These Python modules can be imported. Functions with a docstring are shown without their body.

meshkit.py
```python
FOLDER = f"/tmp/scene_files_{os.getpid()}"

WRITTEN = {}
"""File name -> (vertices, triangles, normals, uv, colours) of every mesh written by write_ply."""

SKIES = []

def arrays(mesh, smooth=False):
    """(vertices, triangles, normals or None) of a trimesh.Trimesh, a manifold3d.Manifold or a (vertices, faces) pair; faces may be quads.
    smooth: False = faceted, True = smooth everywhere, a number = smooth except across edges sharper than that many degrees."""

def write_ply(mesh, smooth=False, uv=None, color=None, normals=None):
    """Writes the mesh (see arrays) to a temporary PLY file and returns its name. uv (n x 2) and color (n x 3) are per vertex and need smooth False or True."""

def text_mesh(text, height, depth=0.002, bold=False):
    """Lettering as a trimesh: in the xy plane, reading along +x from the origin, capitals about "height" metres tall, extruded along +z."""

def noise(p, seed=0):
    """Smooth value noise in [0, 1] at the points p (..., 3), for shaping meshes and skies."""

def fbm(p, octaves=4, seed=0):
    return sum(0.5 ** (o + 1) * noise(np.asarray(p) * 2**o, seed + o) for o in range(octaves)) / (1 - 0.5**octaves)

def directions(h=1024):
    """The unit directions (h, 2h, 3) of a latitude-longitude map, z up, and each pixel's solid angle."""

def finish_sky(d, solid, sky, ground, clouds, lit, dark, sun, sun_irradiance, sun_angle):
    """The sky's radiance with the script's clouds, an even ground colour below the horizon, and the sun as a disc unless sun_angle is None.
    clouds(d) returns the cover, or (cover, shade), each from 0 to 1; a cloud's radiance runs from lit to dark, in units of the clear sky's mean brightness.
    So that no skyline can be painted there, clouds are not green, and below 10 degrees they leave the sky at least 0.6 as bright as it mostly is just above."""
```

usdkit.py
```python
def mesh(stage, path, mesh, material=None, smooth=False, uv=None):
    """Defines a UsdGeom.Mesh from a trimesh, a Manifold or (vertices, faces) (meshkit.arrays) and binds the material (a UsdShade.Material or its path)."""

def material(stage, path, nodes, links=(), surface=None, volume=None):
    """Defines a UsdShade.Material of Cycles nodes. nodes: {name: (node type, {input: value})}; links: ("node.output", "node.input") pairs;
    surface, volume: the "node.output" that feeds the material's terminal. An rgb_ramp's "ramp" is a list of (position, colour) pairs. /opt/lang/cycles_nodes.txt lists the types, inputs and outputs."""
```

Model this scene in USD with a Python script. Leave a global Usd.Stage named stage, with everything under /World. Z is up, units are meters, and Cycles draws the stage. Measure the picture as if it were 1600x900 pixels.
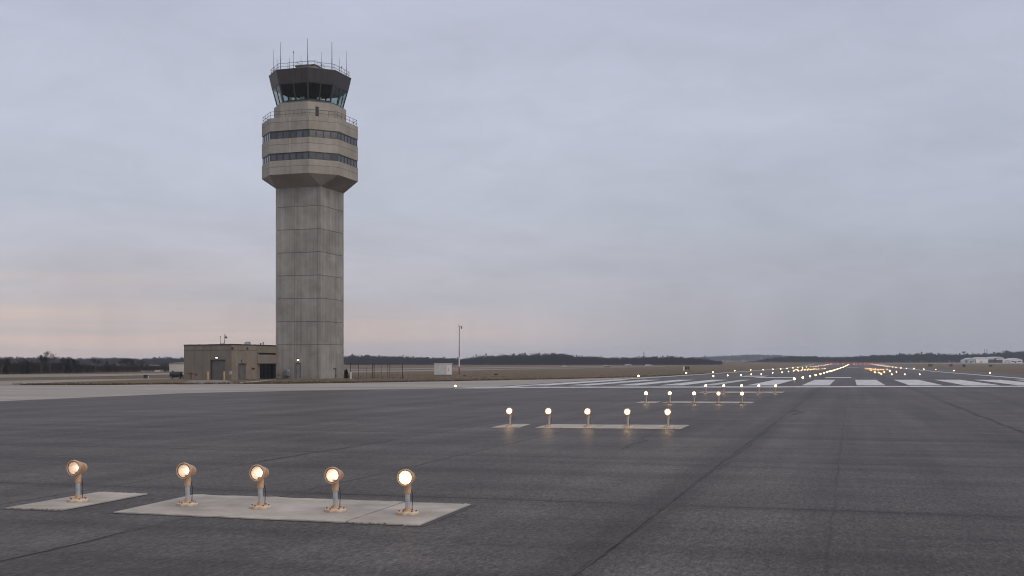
import math, random
import numpy as np
import trimesh
import usdkit, meshkit
from pxr import Usd, UsdGeom, UsdLux, UsdShade, Gf, Sdf, Vt

random.seed(7)
rng = np.random.default_rng(7)
stage = Usd.Stage.CreateInMemory()
UsdGeom.SetStageUpAxis(stage, UsdGeom.Tokens.z)
UsdGeom.SetStageMetersPerUnit(stage, 1.0)
UsdGeom.Xform.Define(stage, '/World')
UsdGeom.Scope.Define(stage, '/World/Looks')

# ------------------------------------------------------------------ camera, sky, sun
F, CX, HZ, EYE = 1820.0, 800.0, 570.0, 2.0       # focal length and horizon of a 1600-wide frame, eye height
cam = UsdGeom.Camera.Define(stage, '/World/camera')
cam.CreateHorizontalApertureAttr(36.0)
cam.CreateVerticalApertureAttr(20.25)
cam.CreateFocalLengthAttr(F / 1600 * 36.0)
cam.CreateVerticalApertureOffsetAttr((HZ - 450) / 1600 * 36.0)
cam.CreateClippingRangeAttr(Gf.Vec2f(0.1, 20000))
cam.CreateExposureAttr(0.0)
cam.AddTranslateOp().Set(Gf.Vec3d(0, 0, EYE))
cam.AddRotateXOp().Set(90.0)

SUN_AZ, SUN_EL = math.radians(138), math.radians(36)      # brightest part of the overcast: behind the camera, a little to the right
sdir = np.array([math.sin(SUN_AZ) * math.cos(SUN_EL), math.cos(SUN_AZ) * math.cos(SUN_EL), math.sin(SUN_EL)])
sun = UsdLux.DistantLight.Define(stage, '/World/sun')
sun.CreateNormalizeAttr(True)
sun.CreateIntensityAttr(0.37)
sun.CreateAngleAttr(50.0)
sun.CreateColorAttr(Gf.Vec3f(1.0, 0.87, 0.74))
sun.AddRotateZOp().Set(math.degrees(-SUN_AZ))
sun.AddRotateXOp().Set(-(90 - math.degrees(SUN_EL)))

dome = UsdLux.DomeLight.Define(stage, '/World/sky')
dome.CreateIntensityAttr(1.0)
K = 0.1
def sk(r, g, b):
    """A cloud radiance, given in display colour, as the sky's own units (times the strength it is that colour)."""
    return tuple(((c / 255 + 0.055) / 1.055) ** 2.4 / K for c in (r, g, b))
sky_mat = usdkit.material(stage, '/World/Looks/overcast_sky', {
    'sky': ('sky_texture', {'sky_type': 'single_scattering', 'sun_disc': False, 'sun_elevation': SUN_EL, 'sun_rotation': SUN_AZ, 'aerosol_density': 3.0}),
    'tc': ('texture_coordinate', {}),
    'sep': ('separate_xyz', {}),
    'el': ('rgb_ramp', {'ramp': [(0.0, sk(178, 175, 180)), (0.03, sk(181, 180, 187)), (0.07, sk(186, 187, 197)), (0.12, sk(189, 193, 206)), (0.2, sk(193, 198, 214)), (0.3, sk(188, 192, 211)), (0.5, sk(196, 200, 214)), (0.8, sk(208, 211, 222)), (1.0, sk(212, 214, 224))]}),
    # plane projection of the cloud layer: direction / (z + c)
    'zc': ('math', {'math_type': 'add', 'value2': 0.20}),
    'zm': ('math', {'math_type': 'maximum', 'value2': 0.05}),
    'px': ('math', {'math_type': 'divide'}), 'py': ('math', {'math_type': 'divide'}),
    'cv': ('combine_xyz', {'z': 0.0}),
    'n1': ('noise_texture', {'scale': 1.15, 'detail': 5.0, 'roughness': 0.55, 'distortion': 0.7}),
    'n2': ('noise_texture', {'scale': 5.0, 'detail': 5.0, 'roughness': 0.6, 'distortion': 0.9}),
    'nm': ('mix_float', {'fac': 0.32}),
    'mr': ('map_range', {'from_min': 0.36, 'from_max': 0.64, 'to_min': 0.915, 'to_max': 1.065, 'clamp': True}),
    'shade': ('mix', {'mix_type': 'multiply', 'fac': 1.0}),
    'cc': ('combine_color', {}),
    # warm band low on the left (west) horizon
    'azr': ('map_range', {'range_type': 'smoothstep', 'from_min': -0.4, 'from_max': 0.26, 'to_min': 1.0, 'to_max': 0.0, 'clamp': True}),
    'dkr': ('map_range', {'range_type': 'smoothstep', 'from_min': -0.08, 'from_max': 0.5, 'to_min': 0.0, 'to_max': 0.46, 'clamp': True}),
    'dke': ('rgb_ramp', {'ramp': [(0.0, (1.0,) * 3), (0.1, (0.85,) * 3), (0.24, (0.2,) * 3), (0.4, (0.1,) * 3), (0.7, (0.0,) * 3)]}),
    'dkm': ('math', {'math_type': 'multiply'}), 'dk': ('mix', {'mix_type': 'multiply', 'color2': (0.53, 0.60, 0.66)}),
    'elr': ('rgb_ramp', {'ramp': [(0.0, (0.85,) * 3), (0.012, (0.95,) * 3), (0.02, (1.0,) * 3), (0.03, (0.95,) * 3), (0.045, (0.55,) * 3), (0.08, (0.15,) * 3), (0.13, (0.0,) * 3)]}),
    'streak_map': ('mapping', {'scale': (2.2, 2.2, 60.0)}),
    'streak': ('noise_texture', {'scale': 1.0, 'detail': 3.0, 'roughness': 0.5}),
    'streak_r': ('map_range', {'from_min': 0.35, 'from_max': 0.66, 'to_min': 0.25, 'to_max': 1.0, 'clamp': True}),
    'w1': ('math', {'math_type': 'multiply'}), 'w2': ('math', {'math_type': 'multiply'}),
    'warm': ('mix', {'mix_type': 'mix', 'color2': sk(232, 203, 183)}),
    'mixs': ('mix', {'mix_type': 'mix', 'fac': 0.97}),
    'bg': ('background_shader', {'strength': K}),
}, [('tc.generated', 'sep.vector'), ('sep.z', 'el.fac'), ('sep.z', 'zm.value1'), ('zm.value', 'zc.value1'),
    ('sep.x', 'px.value1'), ('zc.value', 'px.value2'), ('sep.y', 'py.value1'), ('zc.value', 'py.value2'),
    ('px.value', 'cv.x'), ('py.value', 'cv.y'), ('cv.vector', 'n1.vector'), ('cv.vector', 'n2.vector'),
    ('n1.fac', 'nm.a'), ('n2.fac', 'nm.b'), ('nm.result', 'mr.value'), ('mr.result', 'cc.r'), ('mr.result', 'cc.g'), ('mr.result', 'cc.b'),
    ('warm.color', 'shade.color1'), ('cc.color', 'shade.color2'),
    ('sep.x', 'azr.value'), ('sep.x', 'dkr.value'), ('sep.z', 'dke.fac'), ('dkr.result', 'dkm.value1'), ('dke.color', 'dkm.value2'), ('dkm.value', 'dk.fac'), ('sep.z', 'elr.fac'),
    ('tc.generated', 'streak_map.vector'), ('streak_map.vector', 'streak.vector'), ('streak.fac', 'streak_r.value'),
    ('azr.result', 'w1.value1'), ('elr.color', 'w1.value2'), ('w1.value', 'w2.value1'), ('streak_r.result', 'w2.value2'),
    ('el.color', 'dk.color1'), ('dk.color', 'warm.color1'), ('w2.value', 'warm.fac'),
    ('sky.color', 'mixs.color1'), ('shade.color', 'mixs.color2'), ('mixs.color', 'bg.color')], surface='bg.background')
UsdShade.MaterialBindingAPI.Apply(dome.GetPrim()).Bind(sky_mat)

# ------------------------------------------------------------------ terrain and picture geometry
def terr(y):
    """Height of the field: level near the runway threshold, rising very gently beyond."""
    y = np.asarray(y, float)
    a = 2.82 * (np.clip(y - 300, 0, 700) / 700) ** 2
    return a + np.clip(y - 1000, 0, 350) * 0.00806
def terr1(y): return 2.82 * (min(max(y - 300, 0), 700) / 700) ** 2 + min(max(y - 1000, 0), 350) * 0.00806
def at(px, py, z=0.0):
    """The point z above the terrain that lies at a position measured in the photograph."""
    k = (py - HZ) / F
    if k > 0 and (EYE - z) / k < 300: lo = (EYE - z) / k
    else:
        lo, hi = 3.0, 1600.0
        for _ in range(45):
            m = (lo + hi) / 2
            if EYE - k * m > terr1(m) + z: lo = m
            else: hi = m
    return np.array([(px - CX) / F * lo, lo, terr1(lo) + z])
def X(px, d): return (px - CX) / F * d
def Z(py, d): return EYE + (HZ - py) / F * d
RUN = 0.2907                        # runway direction: x grows by this per metre of y
RA = math.atan(RUN)

# ------------------------------------------------------------------ mesh helpers
class MB:
    def __init__(s): s.v, s.f, s.n = [], [], 0
    def add(s, v, f):
        v, f = np.asarray(v, float), np.asarray(f, int)
        if len(f) and f.shape[1] == 4: f = np.vstack([f[:, [0, 1, 2]], f[:, [0, 2, 3]]])
        s.v.append(v); s.f.append(f + s.n); s.n += len(v); return s
    def tri(s, m, T=None):
        m = m.copy()
        if T is not None: m.apply_transform(T)
        return s.add(m.vertices, m.faces)
    def hexa(s, b, t):
        """b, t: four points each, counter-clockwise seen from above."""
        return s.add(list(b) + list(t), [(3, 2, 1, 0), (4, 5, 6, 7), (0, 1, 5, 4), (1, 2, 6, 5), (2, 3, 7, 6), (3, 0, 4, 7)])
    def box(s, x0, y0, z0, x1, y1, z1):
        q = [(x0, y0), (x1, y0), (x1, y1), (x0, y1)]
        return s.hexa([(*p, z0) for p in q], [(*p, z1) for p in q])
    def prism(s, poly, z0, z1):
        poly = [tuple(p[:2]) for p in poly]; n = len(poly)
        v = [(*p, z0) for p in poly] + [(*p, z1) for p in poly]
        f = [(i, (i + 1) % n, n + (i + 1) % n, n + i) for i in range(n)]
        s.add(v, f)
        import shapely.geometry as sg
        tv, tf = trimesh.creation.triangulate_polygon(sg.Polygon(poly), engine='earcut')
        tv = np.asarray(tv)
        a = np.array([np.cross(tv[t[1]] - tv[t[0]], tv[t[2]] - tv[t[0]]) for t in tf])
        tf = np.array([t if k > 0 else t[::-1] for t, k in zip(tf, a)])
        s.add(np.c_[tv, np.full(len(tv), z1)], tf); s.add(np.c_[tv, np.full(len(tv), z0)], tf[:, ::-1]); return s
    def tube(s, p0, p1, r0, r1=None, n=8, cap=True):
        p0, p1 = np.asarray(p0, float), np.asarray(p1, float); r1 = r0 if r1 is None else r1
        d = p1 - p0; d /= max(np.linalg.norm(d), 1e-9)
        a = np.cross(d, [0, 0, 1.0] if abs(d[2]) < .9 else [1.0, 0, 0]); a /= np.linalg.norm(a); b = np.cross(d, a)
        t = np.arange(n) / n * 2 * math.pi
        ring = np.cos(t)[:, None] * a + np.sin(t)[:, None] * b
        v = np.vstack([p0 + ring * r0, p1 + ring * r1])
        f = [(i, n + i, n + (i + 1) % n, (i + 1) % n) for i in range(n)]
        f = [(q[0], q[3], q[2], q[1]) for q in f]
        s.add(v, f)
        if cap:
            s.add(np.vstack([v[:n], [p0]]), [((i + 1) % n, i, n) for i in range(n)])
            s.add(np.vstack([v[n:], [p1]]), [(i, (i + 1) % n, n) for i in range(n)])
        return s
    def lathe(s, prof, axis_o=(0, 0, 0), axis=(0, 0, 1), n=20):
        """prof: (radius, distance along the axis) pairs."""
        o, d = np.asarray(axis_o, float), np.asarray(axis, float); d = d / np.linalg.norm(d)
        a = np.cross(d, [0, 0, 1.0] if abs(d[2]) < .9 else [1.0, 0, 0]); a /= np.linalg.norm(a); b = np.cross(d, a)
        t = np.arange(n) / n * 2 * math.pi; ring = np.cos(t)[:, None] * a + np.sin(t)[:, None] * b
        v = np.vstack([o + d * h + ring * max(r, 1e-5) for r, h in prof]); m = len(prof)
        f = [(k * n + i, k * n + (i + 1) % n, (k + 1) * n + (i + 1) % n, (k + 1) * n + i) for k in range(m - 1) for i in range(n)]
        return s.add(v, f)
    def ball(s, c, r, sub=2, sc=(1, 1, 1)):
        m = trimesh.creation.icosphere(subdivisions=sub, radius=r)
        return s.add(m.vertices * np.asarray(sc) + np.asarray(c), m.faces)
    def arrays(s): return np.vstack(s.v), np.vstack(s.f)

used = {}
def numbered(path):
    k = used.get(path, 0); used[path] = k + 1
    return path if k == 0 else f'{path}_{k:03d}'
def pathof(p): return str(p.GetPath()) if hasattr(p, 'GetPath') else p
def obj(name, mb, mat, parent='/World', smooth=False):
    p = numbered(f'{pathof(parent)}/{name}')
    return usdkit.mesh(stage, p, mb.arrays() if isinstance(mb, MB) else mb, mat, smooth=smooth).GetPrim()
def tag(o, label=None, cat=None, group=None, kind=None):
    for k, v in (('label', label), ('category', cat), ('group', group), ('kind', kind)):
        if v: o.SetCustomDataByKey(k, v)
    return o
def thing(name, label, cat, loc=(0, 0, 0), rz=0.0, group=None, scale=None, ref=None):
    x = UsdGeom.Xform.Define(stage, numbered('/World/' + name))
    x.AddTranslateOp().Set(Gf.Vec3d(*map(float, loc)))
    if rz: x.AddRotateZOp().Set(float(rz))
    if scale: x.AddScaleOp().Set(Gf.Vec3f(*scale))
    o = x.GetPrim()
    if ref is not None:
        o.GetReferences().AddInternalReference(ref.GetPath()); o.SetInstanceable(True)
    return tag(o, label, cat, group)
def structure(name, mb, mat, label=None, smooth=False, kind='structure'):
    return tag(obj(name, mb, mat, smooth=smooth), label, None, None, kind)

# ------------------------------------------------------------------ materials
def surf(name, c1, c2, scale=1.0, rough=0.7, bump=0.0, bscale=None, stretch=(1, 1, 1), rnd=0.0, detail=5.0, metallic=0.0, lo=0.35, hi=0.65, space='object', streak=None, spec=0.5):
    """Two colours mixed by noise, an optional vertical-streak layer, a bump and a random tone per object."""
    n = {'tc': ('texture_coordinate', {}), 'geo': ('geometry', {}), 'map': ('mapping', {'scale': stretch}),
         'n': ('noise_texture', {'scale': scale, 'detail': detail, 'roughness': 0.6}),
         'r': ('rgb_ramp', {'ramp': [(lo, c1), (hi, c2)]}),
         'p': ('principled_bsdf', {'roughness': rough, 'metallic': metallic, 'specular_ior_level': spec})}
    src = 'tc.object' if space == 'object' else 'geo.position'
    l = [(src, 'map.vector'), ('map.vector', 'n.vector'), ('n.fac', 'r.fac')]
    out = 'r.color'
    if streak:
        n |= {'sm': ('mapping', {'scale': (streak[0], streak[0], streak[1])}), 'sn': ('noise_texture', {'scale': 1.0, 'detail': 4.0, 'roughness': 0.65}),
              'sr': ('map_range', {'from_min': 0.38, 'from_max': 0.66, 'to_min': 1.0, 'to_max': 1.0 - streak[2], 'clamp': True}), 'scc': ('combine_color', {}), 'smx': ('mix', {'mix_type': 'multiply', 'fac': 1.0})}
        l += [(src, 'sm.vector'), ('sm.vector', 'sn.vector'), ('sn.fac', 'sr.value'), ('sr.result', 'scc.r'), ('sr.result', 'scc.g'), ('sr.result', 'scc.b'), (out, 'smx.color1'), ('scc.color', 'smx.color2')]
        out = 'smx.color'
    if rnd:
        n |= {'oi': ('object_info', {}), 'rr': ('map_range', {'to_min': 1 - rnd, 'to_max': 1 + rnd}), 'hs': ('hsv', {})}
        l += [('oi.random', 'rr.value'), ('rr.result', 'hs.value'), (out, 'hs.color')]
        out = 'hs.color'
    l.append((out, 'p.base_color'))
    if bump:
        n |= {'bn': ('noise_texture', {'scale': bscale or scale * 6, 'detail': 4.0}), 'b': ('bump', {'strength': bump, 'distance': 0.02})}
        l += [('map.vector', 'bn.vector'), ('bn.fac', 'b.height'), ('b.normal', 'p.normal')]
    return usdkit.material(stage, '/World/Looks/' + name, n, l, surface='p.BSDF')
def plain(name, c, rough=0.5, metallic=0.0, **kw):
    return usdkit.material(stage, '/World/Looks/' + name, {'p': ('principled_bsdf', {'base_color': c, 'roughness': rough, 'metallic': metallic, **kw})}, [], surface='p.BSDF')
def emit(name, c, s):
    return usdkit.material(stage, '/World/Looks/' + name, {'e': ('emission', {'color': c, 'strength': s})}, [], surface='e.emission')

M = {}
def stained_band(*a, **k):
    """Precast concrete with the pale lime runs that the panel joint on the front face has bled."""
    m = surf(*a, **k); path = str(m.GetPath())
    def node(n, kind, **v):
        s_ = UsdShade.Shader.Define(stage, f'{path}/{n}'); s_.CreateIdAttr('cycles_' + kind)
        for q, x in v.items():
            if isinstance(x, str) and '.' in x:
                nd, o = x.split('.'); src = UsdShade.Shader.Get(stage, f'{path}/{nd}')
                s_.CreateInput(q, Sdf.ValueTypeNames.Token).ConnectToSource(src.CreateOutput(o, Sdf.ValueTypeNames.Token))
            elif isinstance(x, str): s_.CreateInput(q, Sdf.ValueTypeNames.Token).Set(x)
            elif isinstance(x, bool): s_.CreateInput(q, Sdf.ValueTypeNames.Bool).Set(x)
            elif isinstance(x, tuple): s_.CreateInput(q, Sdf.ValueTypeNames.Float3).Set(Gf.Vec3f(*x))
            else: s_.CreateInput(q, Sdf.ValueTypeNames.Float).Set(float(x))
        return s_
    node('xs', 'separate_xyz', vector='tc.object')
    node('wn', 'noise_texture', vector='tc.object', scale=1.3, detail=4.0)
    node('xo', 'math', math_type='multiply_add', value1='wn.fac', value2=0.22, value3='xs.x')
    node('xd', 'math', math_type='subtract', value1='xo.value', value2=0.24)
    node('xa', 'math', math_type='absolute', value1='xd.value')
    node('xm', 'map_range', range_type='smoothstep', value='xa.value', from_min=0.03, from_max=0.13, to_min=1.0, to_max=0.0, clamp=True)
    node('yf', 'math', math_type='less_than', value1='xs.y', value2=-5.8)
    node('zf', 'map_range', range_type='smoothstep', value='xs.z', from_min=31.2, from_max=32.4, to_min=0.0, to_max=0.75, clamp=True)
    node('st1', 'math', math_type='multiply', value1='xm.result', value2='yf.value')
    node('st2', 'math', math_type='multiply', value1='st1.value', value2='zf.result')
    node('st3', 'math', math_type='multiply', value1='st2.value', value2='wn.fac')
    sh = UsdShade.Shader.Get(stage, path + '/p'); inp = sh.GetInput('base_color')
    old = inp.GetConnectedSources()[0][0]; on = str(old.source.GetPath()).split('/')[-1] + '.' + str(old.sourceName)
    node('lime', 'mix', mix_type='mix', fac='st3.value', color1=on, color2=(0.62, 0.6, 0.56))
    inp.ConnectToSource(UsdShade.Shader.Get(stage, path + '/lime').CreateOutput('color', Sdf.ValueTypeNames.Token))
    return m
M['concrete'] = surf('tower_concrete', (0.212, 0.203, 0.183), (0.297, 0.286, 0.261), 0.45, 0.85, 0.25, 6.0, rnd=0.085, streak=(1.9, 0.06, 0.26))
M['band'] = stained_band('precast_concrete', (0.245, 0.225, 0.194), (0.315, 0.292, 0.256), 0.3, 0.85, 0.2, 8.0, rnd=0.04, streak=(1.6, 0.12, 0.16))
M['joint'] = plain('joint_shadow', (0.09, 0.085, 0.08), 0.9)
M['soffit'] = surf('soffit_concrete', (0.19, 0.165, 0.135), (0.31, 0.275, 0.235), 0.25, 0.85, 0.2, 5.0, streak=(0.5, 0.5, 0.3))
M['fascia'] = surf('dark_metal_fascia', (0.022, 0.0195, 0.0205), (0.031, 0.028, 0.029), 0.5, 0.5, 0.05, 4.0, rnd=0.06)
M['frame'] = plain('dark_frame', (0.018, 0.018, 0.02), 0.45)
M['rail'] = plain('galvanised_rail', (0.075, 0.078, 0.085), 0.5, 0.2)
M['antenna'] = plain('antenna_grey', (0.09, 0.09, 0.1), 0.5)
M['interior'] = plain('dark_interior', (0.025, 0.026, 0.028), 0.8)
M['console'] = plain('console_grey', (0.12, 0.12, 0.13), 0.6)
M['white_paint'] = surf('white_equipment_paint', (0.40, 0.41, 0.41), (0.50, 0.51, 0.51), 1.2, 0.5, streak=(3, 0.3, 0.12))
M['grey_paint'] = surf('grey_equipment_paint', (0.15, 0.16, 0.165), (0.22, 0.23, 0.235), 1.0, 0.5, streak=(2, 0.3, 0.15))
M['door'] = surf('door_grey_paint', (0.15, 0.155, 0.17), (0.19, 0.195, 0.21), 1.0, 0.5)
M['brown_door'] = surf('brown_grey_door', (0.085, 0.075, 0.072), (0.11, 0.1, 0.097), 1.5, 0.5)
M['bwall'] = surf('tan_ribbed_wall', (0.160, 0.135, 0.108), (0.206, 0.175, 0.141), 0.4, 0.85, 0.2, 8.0, rnd=0.03, streak=(2.5, 0.15, 0.12))
M['bfascia'] = surf('canopy_panel', (0.185, 0.16, 0.142), (0.215, 0.19, 0.168), 0.6, 0.7, streak=(3, 0.2, 0.1))
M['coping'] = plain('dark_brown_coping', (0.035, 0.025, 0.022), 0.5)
M['yellow'] = surf('yellow_post_paint', (0.5, 0.33, 0.06), (0.6, 0.42, 0.12), 3.0, 0.6)
M['red'] = surf('red_paint', (0.2, 0.025, 0.03), (0.26, 0.04, 0.042), 2.0, 0.5)
M['rust_red'] = surf('rusty_red_paint', (0.075, 0.022, 0.02), (0.12, 0.036, 0.03), 3.0, 0.7)
M['mast_white'] = plain('mast_white', (0.62, 0.6, 0.6), 0.5)
M['black'] = plain('black_plastic', (0.012, 0.012, 0.013), 0.5)
M['dark_green'] = surf('dark_green_tank', (0.012, 0.017, 0.018), (0.025, 0.032, 0.032), 2.0, 0.45)
M['pvc_white'] = plain('white_plastic_post', (0.7, 0.68, 0.62), 0.5)
M['roof_unit'] = surf('roof_unit_metal', (0.3, 0.32, 0.36), (0.42, 0.44, 0.48), 2.0, 0.4, metallic=0.3)
M['hangar_white'] = surf('white_sheet_metal', (0.54, 0.54, 0.55), (0.64, 0.64, 0.65), 0.3, 0.5, rnd=0.08)
M['hangar_grey'] = surf('grey_sheet_metal', (0.3, 0.31, 0.33), (0.38, 0.39, 0.41), 0.3, 0.5, rnd=0.1)
M['beige'] = surf('beige_hall_wall', (0.4, 0.37, 0.34), (0.47, 0.44, 0.4), 0.3, 0.6)
# airfield light materials
M['rust_tan'] = surf('weathered_orange_enamel', (0.33, 0.185, 0.10), (0.53, 0.345, 0.22), 9.0, 0.55, 0.15, 40.0, lo=0.3, hi=0.6)
M['tan_rim'] = surf('faded_tan_enamel', (0.40, 0.25, 0.15), (0.54, 0.37, 0.25), 8.0, 0.5, 0.1, 40.0)
M['flange'] = surf('worn_flange_paint', (0.38, 0.25, 0.15), (0.56, 0.47, 0.37), 12.0, 0.65, 0.2, 50.0)
M['pipe'] = surf('galvanised_pipe', (0.36, 0.375, 0.39), (0.52, 0.535, 0.55), 8.0, 0.5, metallic=0.3, streak=(20, 2, 0.2))
M['cable'] = plain('black_cable', (0.015, 0.015, 0.015), 0.5)
M['bolt'] = plain('rusty_bolt', (0.16, 0.06, 0.03), 0.7)
M['reflector'] = plain('lamp_reflector', (0.85, 0.76, 0.70), 0.4, 0.15)
WARM = (1.0, 0.70, 0.40)

# panes: clear tint in the cab, dark reflecting in the two office storeys
def pane(name, tint, gloss=(0.9, 0.95, 1.0), rough=0.02):
    return usdkit.material(stage, '/World/Looks/' + name, {
        't': ('transparent_bsdf', {'color': tint}), 'g': ('glossy_bsdf', {'color': gloss, 'roughness': rough}), 'w': ('layer_weight', {'blend': 0.5}), 'f1': ('math', {'math_type': 'power', 'value2': 4.5}), 'f': ('math', {'math_type': 'multiply_add', 'value2': 0.55, 'value3': 0.02}), 'm': ('mix_closure', {})},
        [('w.facing', 'f1.value1'), ('f1.value', 'f.value1'), ('f.value', 'm.fac'), ('t.BSDF', 'm.closure1'), ('g.BSDF', 'm.closure2')], surface='m.closure')
M['cab_glass'] = pane('tinted_cab_glass', (0.74, 0.81, 0.795))
M['office_glass'] = surf('dark_office_glass', (0.036, 0.039, 0.046), (0.06, 0.063, 0.072), 0.6, 0.08, spec=0.55, rnd=0.3)
M['entry_glass'] = pane('dark_entry_glass', (0.3, 0.3, 0.3), rough=0.05)

# asphalt: lanes, sealed joints, tyre rubber and grain, in runway coordinates
def asphalt():
    n = {'geo': ('geometry', {}), 'rot': ('mapping', {'rotation': (0, 0, RA)}), 'sep': ('separate_xyz', {})}
    l = [('geo.position', 'rot.vector'), ('rot.vector', 'sep.vector')]
    def nz(name, scale, detail=4.0, rough=0.6, stretch=None, dist=0.0):
        n[name] = ('noise_texture', {'scale': scale, 'detail': detail, 'roughness': rough, 'distortion': dist})
        if stretch:
            n[name + 'm'] = ('mapping', {'scale': stretch}); l.extend([('rot.vector', name + 'm.vector'), (name + 'm.vector', name + '.vector')])
        else: l.append(('rot.vector', name + '.vector'))
    nz('wob', 0.5, 4.0); nz('big', 0.07, 5.0, 0.6, None, 0.6); nz('mid', 0.45, 5.0, 0.65); nz('lane', 1.0, 3.0, 0.5, (0.55, 0.016, 1)); nz('tyre', 1.0, 4.0, 0.6, (2.2, 0.05, 1)); nz('cross', 1.0, 5.0, 0.65, (0.03, 0.75, 1))
    nz('fine', 34.0, 3.0, 0.7, (1, 0.33, 1)); nz('grit', 13.0, 5.0, 0.8, (1.2, 0.36, 1))
    def m(name, op, a, b=None, c=None, clamp=False):
        n[name] = ('math', {'math_type': op, 'use_clamp': clamp, **{f'value{i + 1}': float(v) for i, v in enumerate((a, b, c)) if isinstance(v, (int, float))}})
        for i, v in enumerate((a, b, c)):
            if isinstance(v, str): l.append((v, f'{name}.value{i + 1}'))
        return name + '.value'
    def ss(name, v, lo, hi, t0=0.0, t1=1.0):
        n[name] = ('map_range', {'range_type': 'smoothstep', 'from_min': lo, 'from_max': hi, 'to_min': t0, 'to_max': t1, 'clamp': True}); l.append((v, name + '.value')); return name + '.result'
    r = m('rw', 'multiply_add', 'wob.fac', 0.20, 'sep.x'); r = m('rw2', 'subtract', r, 0.10)
    s = m('sw', 'multiply_add', 'wob.fac', 0.22, 'sep.y'); s = m('sw2', 'subtract', s, 0.11)
    acc = None
    ca = math.cos(RA)
    for k, (c, w, g) in enumerate([(-2.6, 0.036, 1.0), (-0.24, 0.018, 0.45), (5.05, 0.04, 1.0), (-8.6, 0.04, 0.7), (-12.15, 0.035, 0.6), (-17.3, 0.04, 0.6), (-22.4, 0.035, 0.5), (10.2, 0.035, 0.6), (15.4, 0.04, 0.6), (-27, 0.04, 0.5)]):
        d = m(f'd{k}', 'absolute', m(f'e{k}', 'subtract', r, c * ca))
        h = ss(f'h{k}', d, w * 0.5, w * 1.8, g, 0.0)
        acc = h if acc is None else m(f'x{k}', 'maximum', acc, h)
    fr = m('fr', 'fraction', m('fd', 'divide', m('fs', 'subtract', s, 16.5 - 78.5), 7.85))
    fa = m('fa', 'absolute', m('fb', 'subtract', fr, 0.0)); fc = m('fc', 'subtract', 1.0, fr); fm = m('fm', 'minimum', fa, fc)
    t = m('fmx', 'maximum', ss('ft', fm, 0.003, 0.0085, 1.0, 0.0), ss('fth', fm, 0.004, 0.06, 0.26, 0.0))
    t = m('ftm', 'multiply', t, ss('ftn', 'mid.fac', 0.3, 0.55, 0.55, 1.0))
    acc = m('joints', 'maximum', acc, t)
    acc = m('joints2', 'multiply', acc, ss('jn', 'mid.fac', 0.33, 0.6, 0.4, 1.0))
    # dark stained strip beside the main joint, and rubber on the runway's middle
    band = m('bd', 'absolute', m('be', 'subtract', r, -2.7 * ca)); band = ss('bs', band, 0.05, 0.7, 0.44, 0.0); band = m('bm', 'multiply', band, ss('bn', 'mid.fac', 0.33, 0.6, 0.45, 1.0))
    rub = ss('rs', m('rd', 'absolute', m('re', 'subtract', 'sep.x', -1.0)), 3.0, 11.0, 1.0, 0.0)
    rub = m('rm', 'multiply', rub, ss('ry', 'sep.y', 150.0, 240.0, 0.0, 0.42)); rub = m('rn', 'multiply', rub, ss('rq', 'tyre.fac', 0.3, 0.6, 0.55, 1.0))
    dark = m('dk', 'maximum', m('dk1', 'maximum', band, rub), acc)
    # tone
    tone = ss('t1', 'big.fac', 0.3, 0.7, 0.84, 1.14)
    tone = m('t2', 'multiply', tone, ss('t2r', 'mid.fac', 0.3, 0.7, 0.86, 1.12)); tone = m('t3', 'multiply', tone, ss('t3r', 'lane.fac', 0.32, 0.68, 0.84, 1.14))
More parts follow.
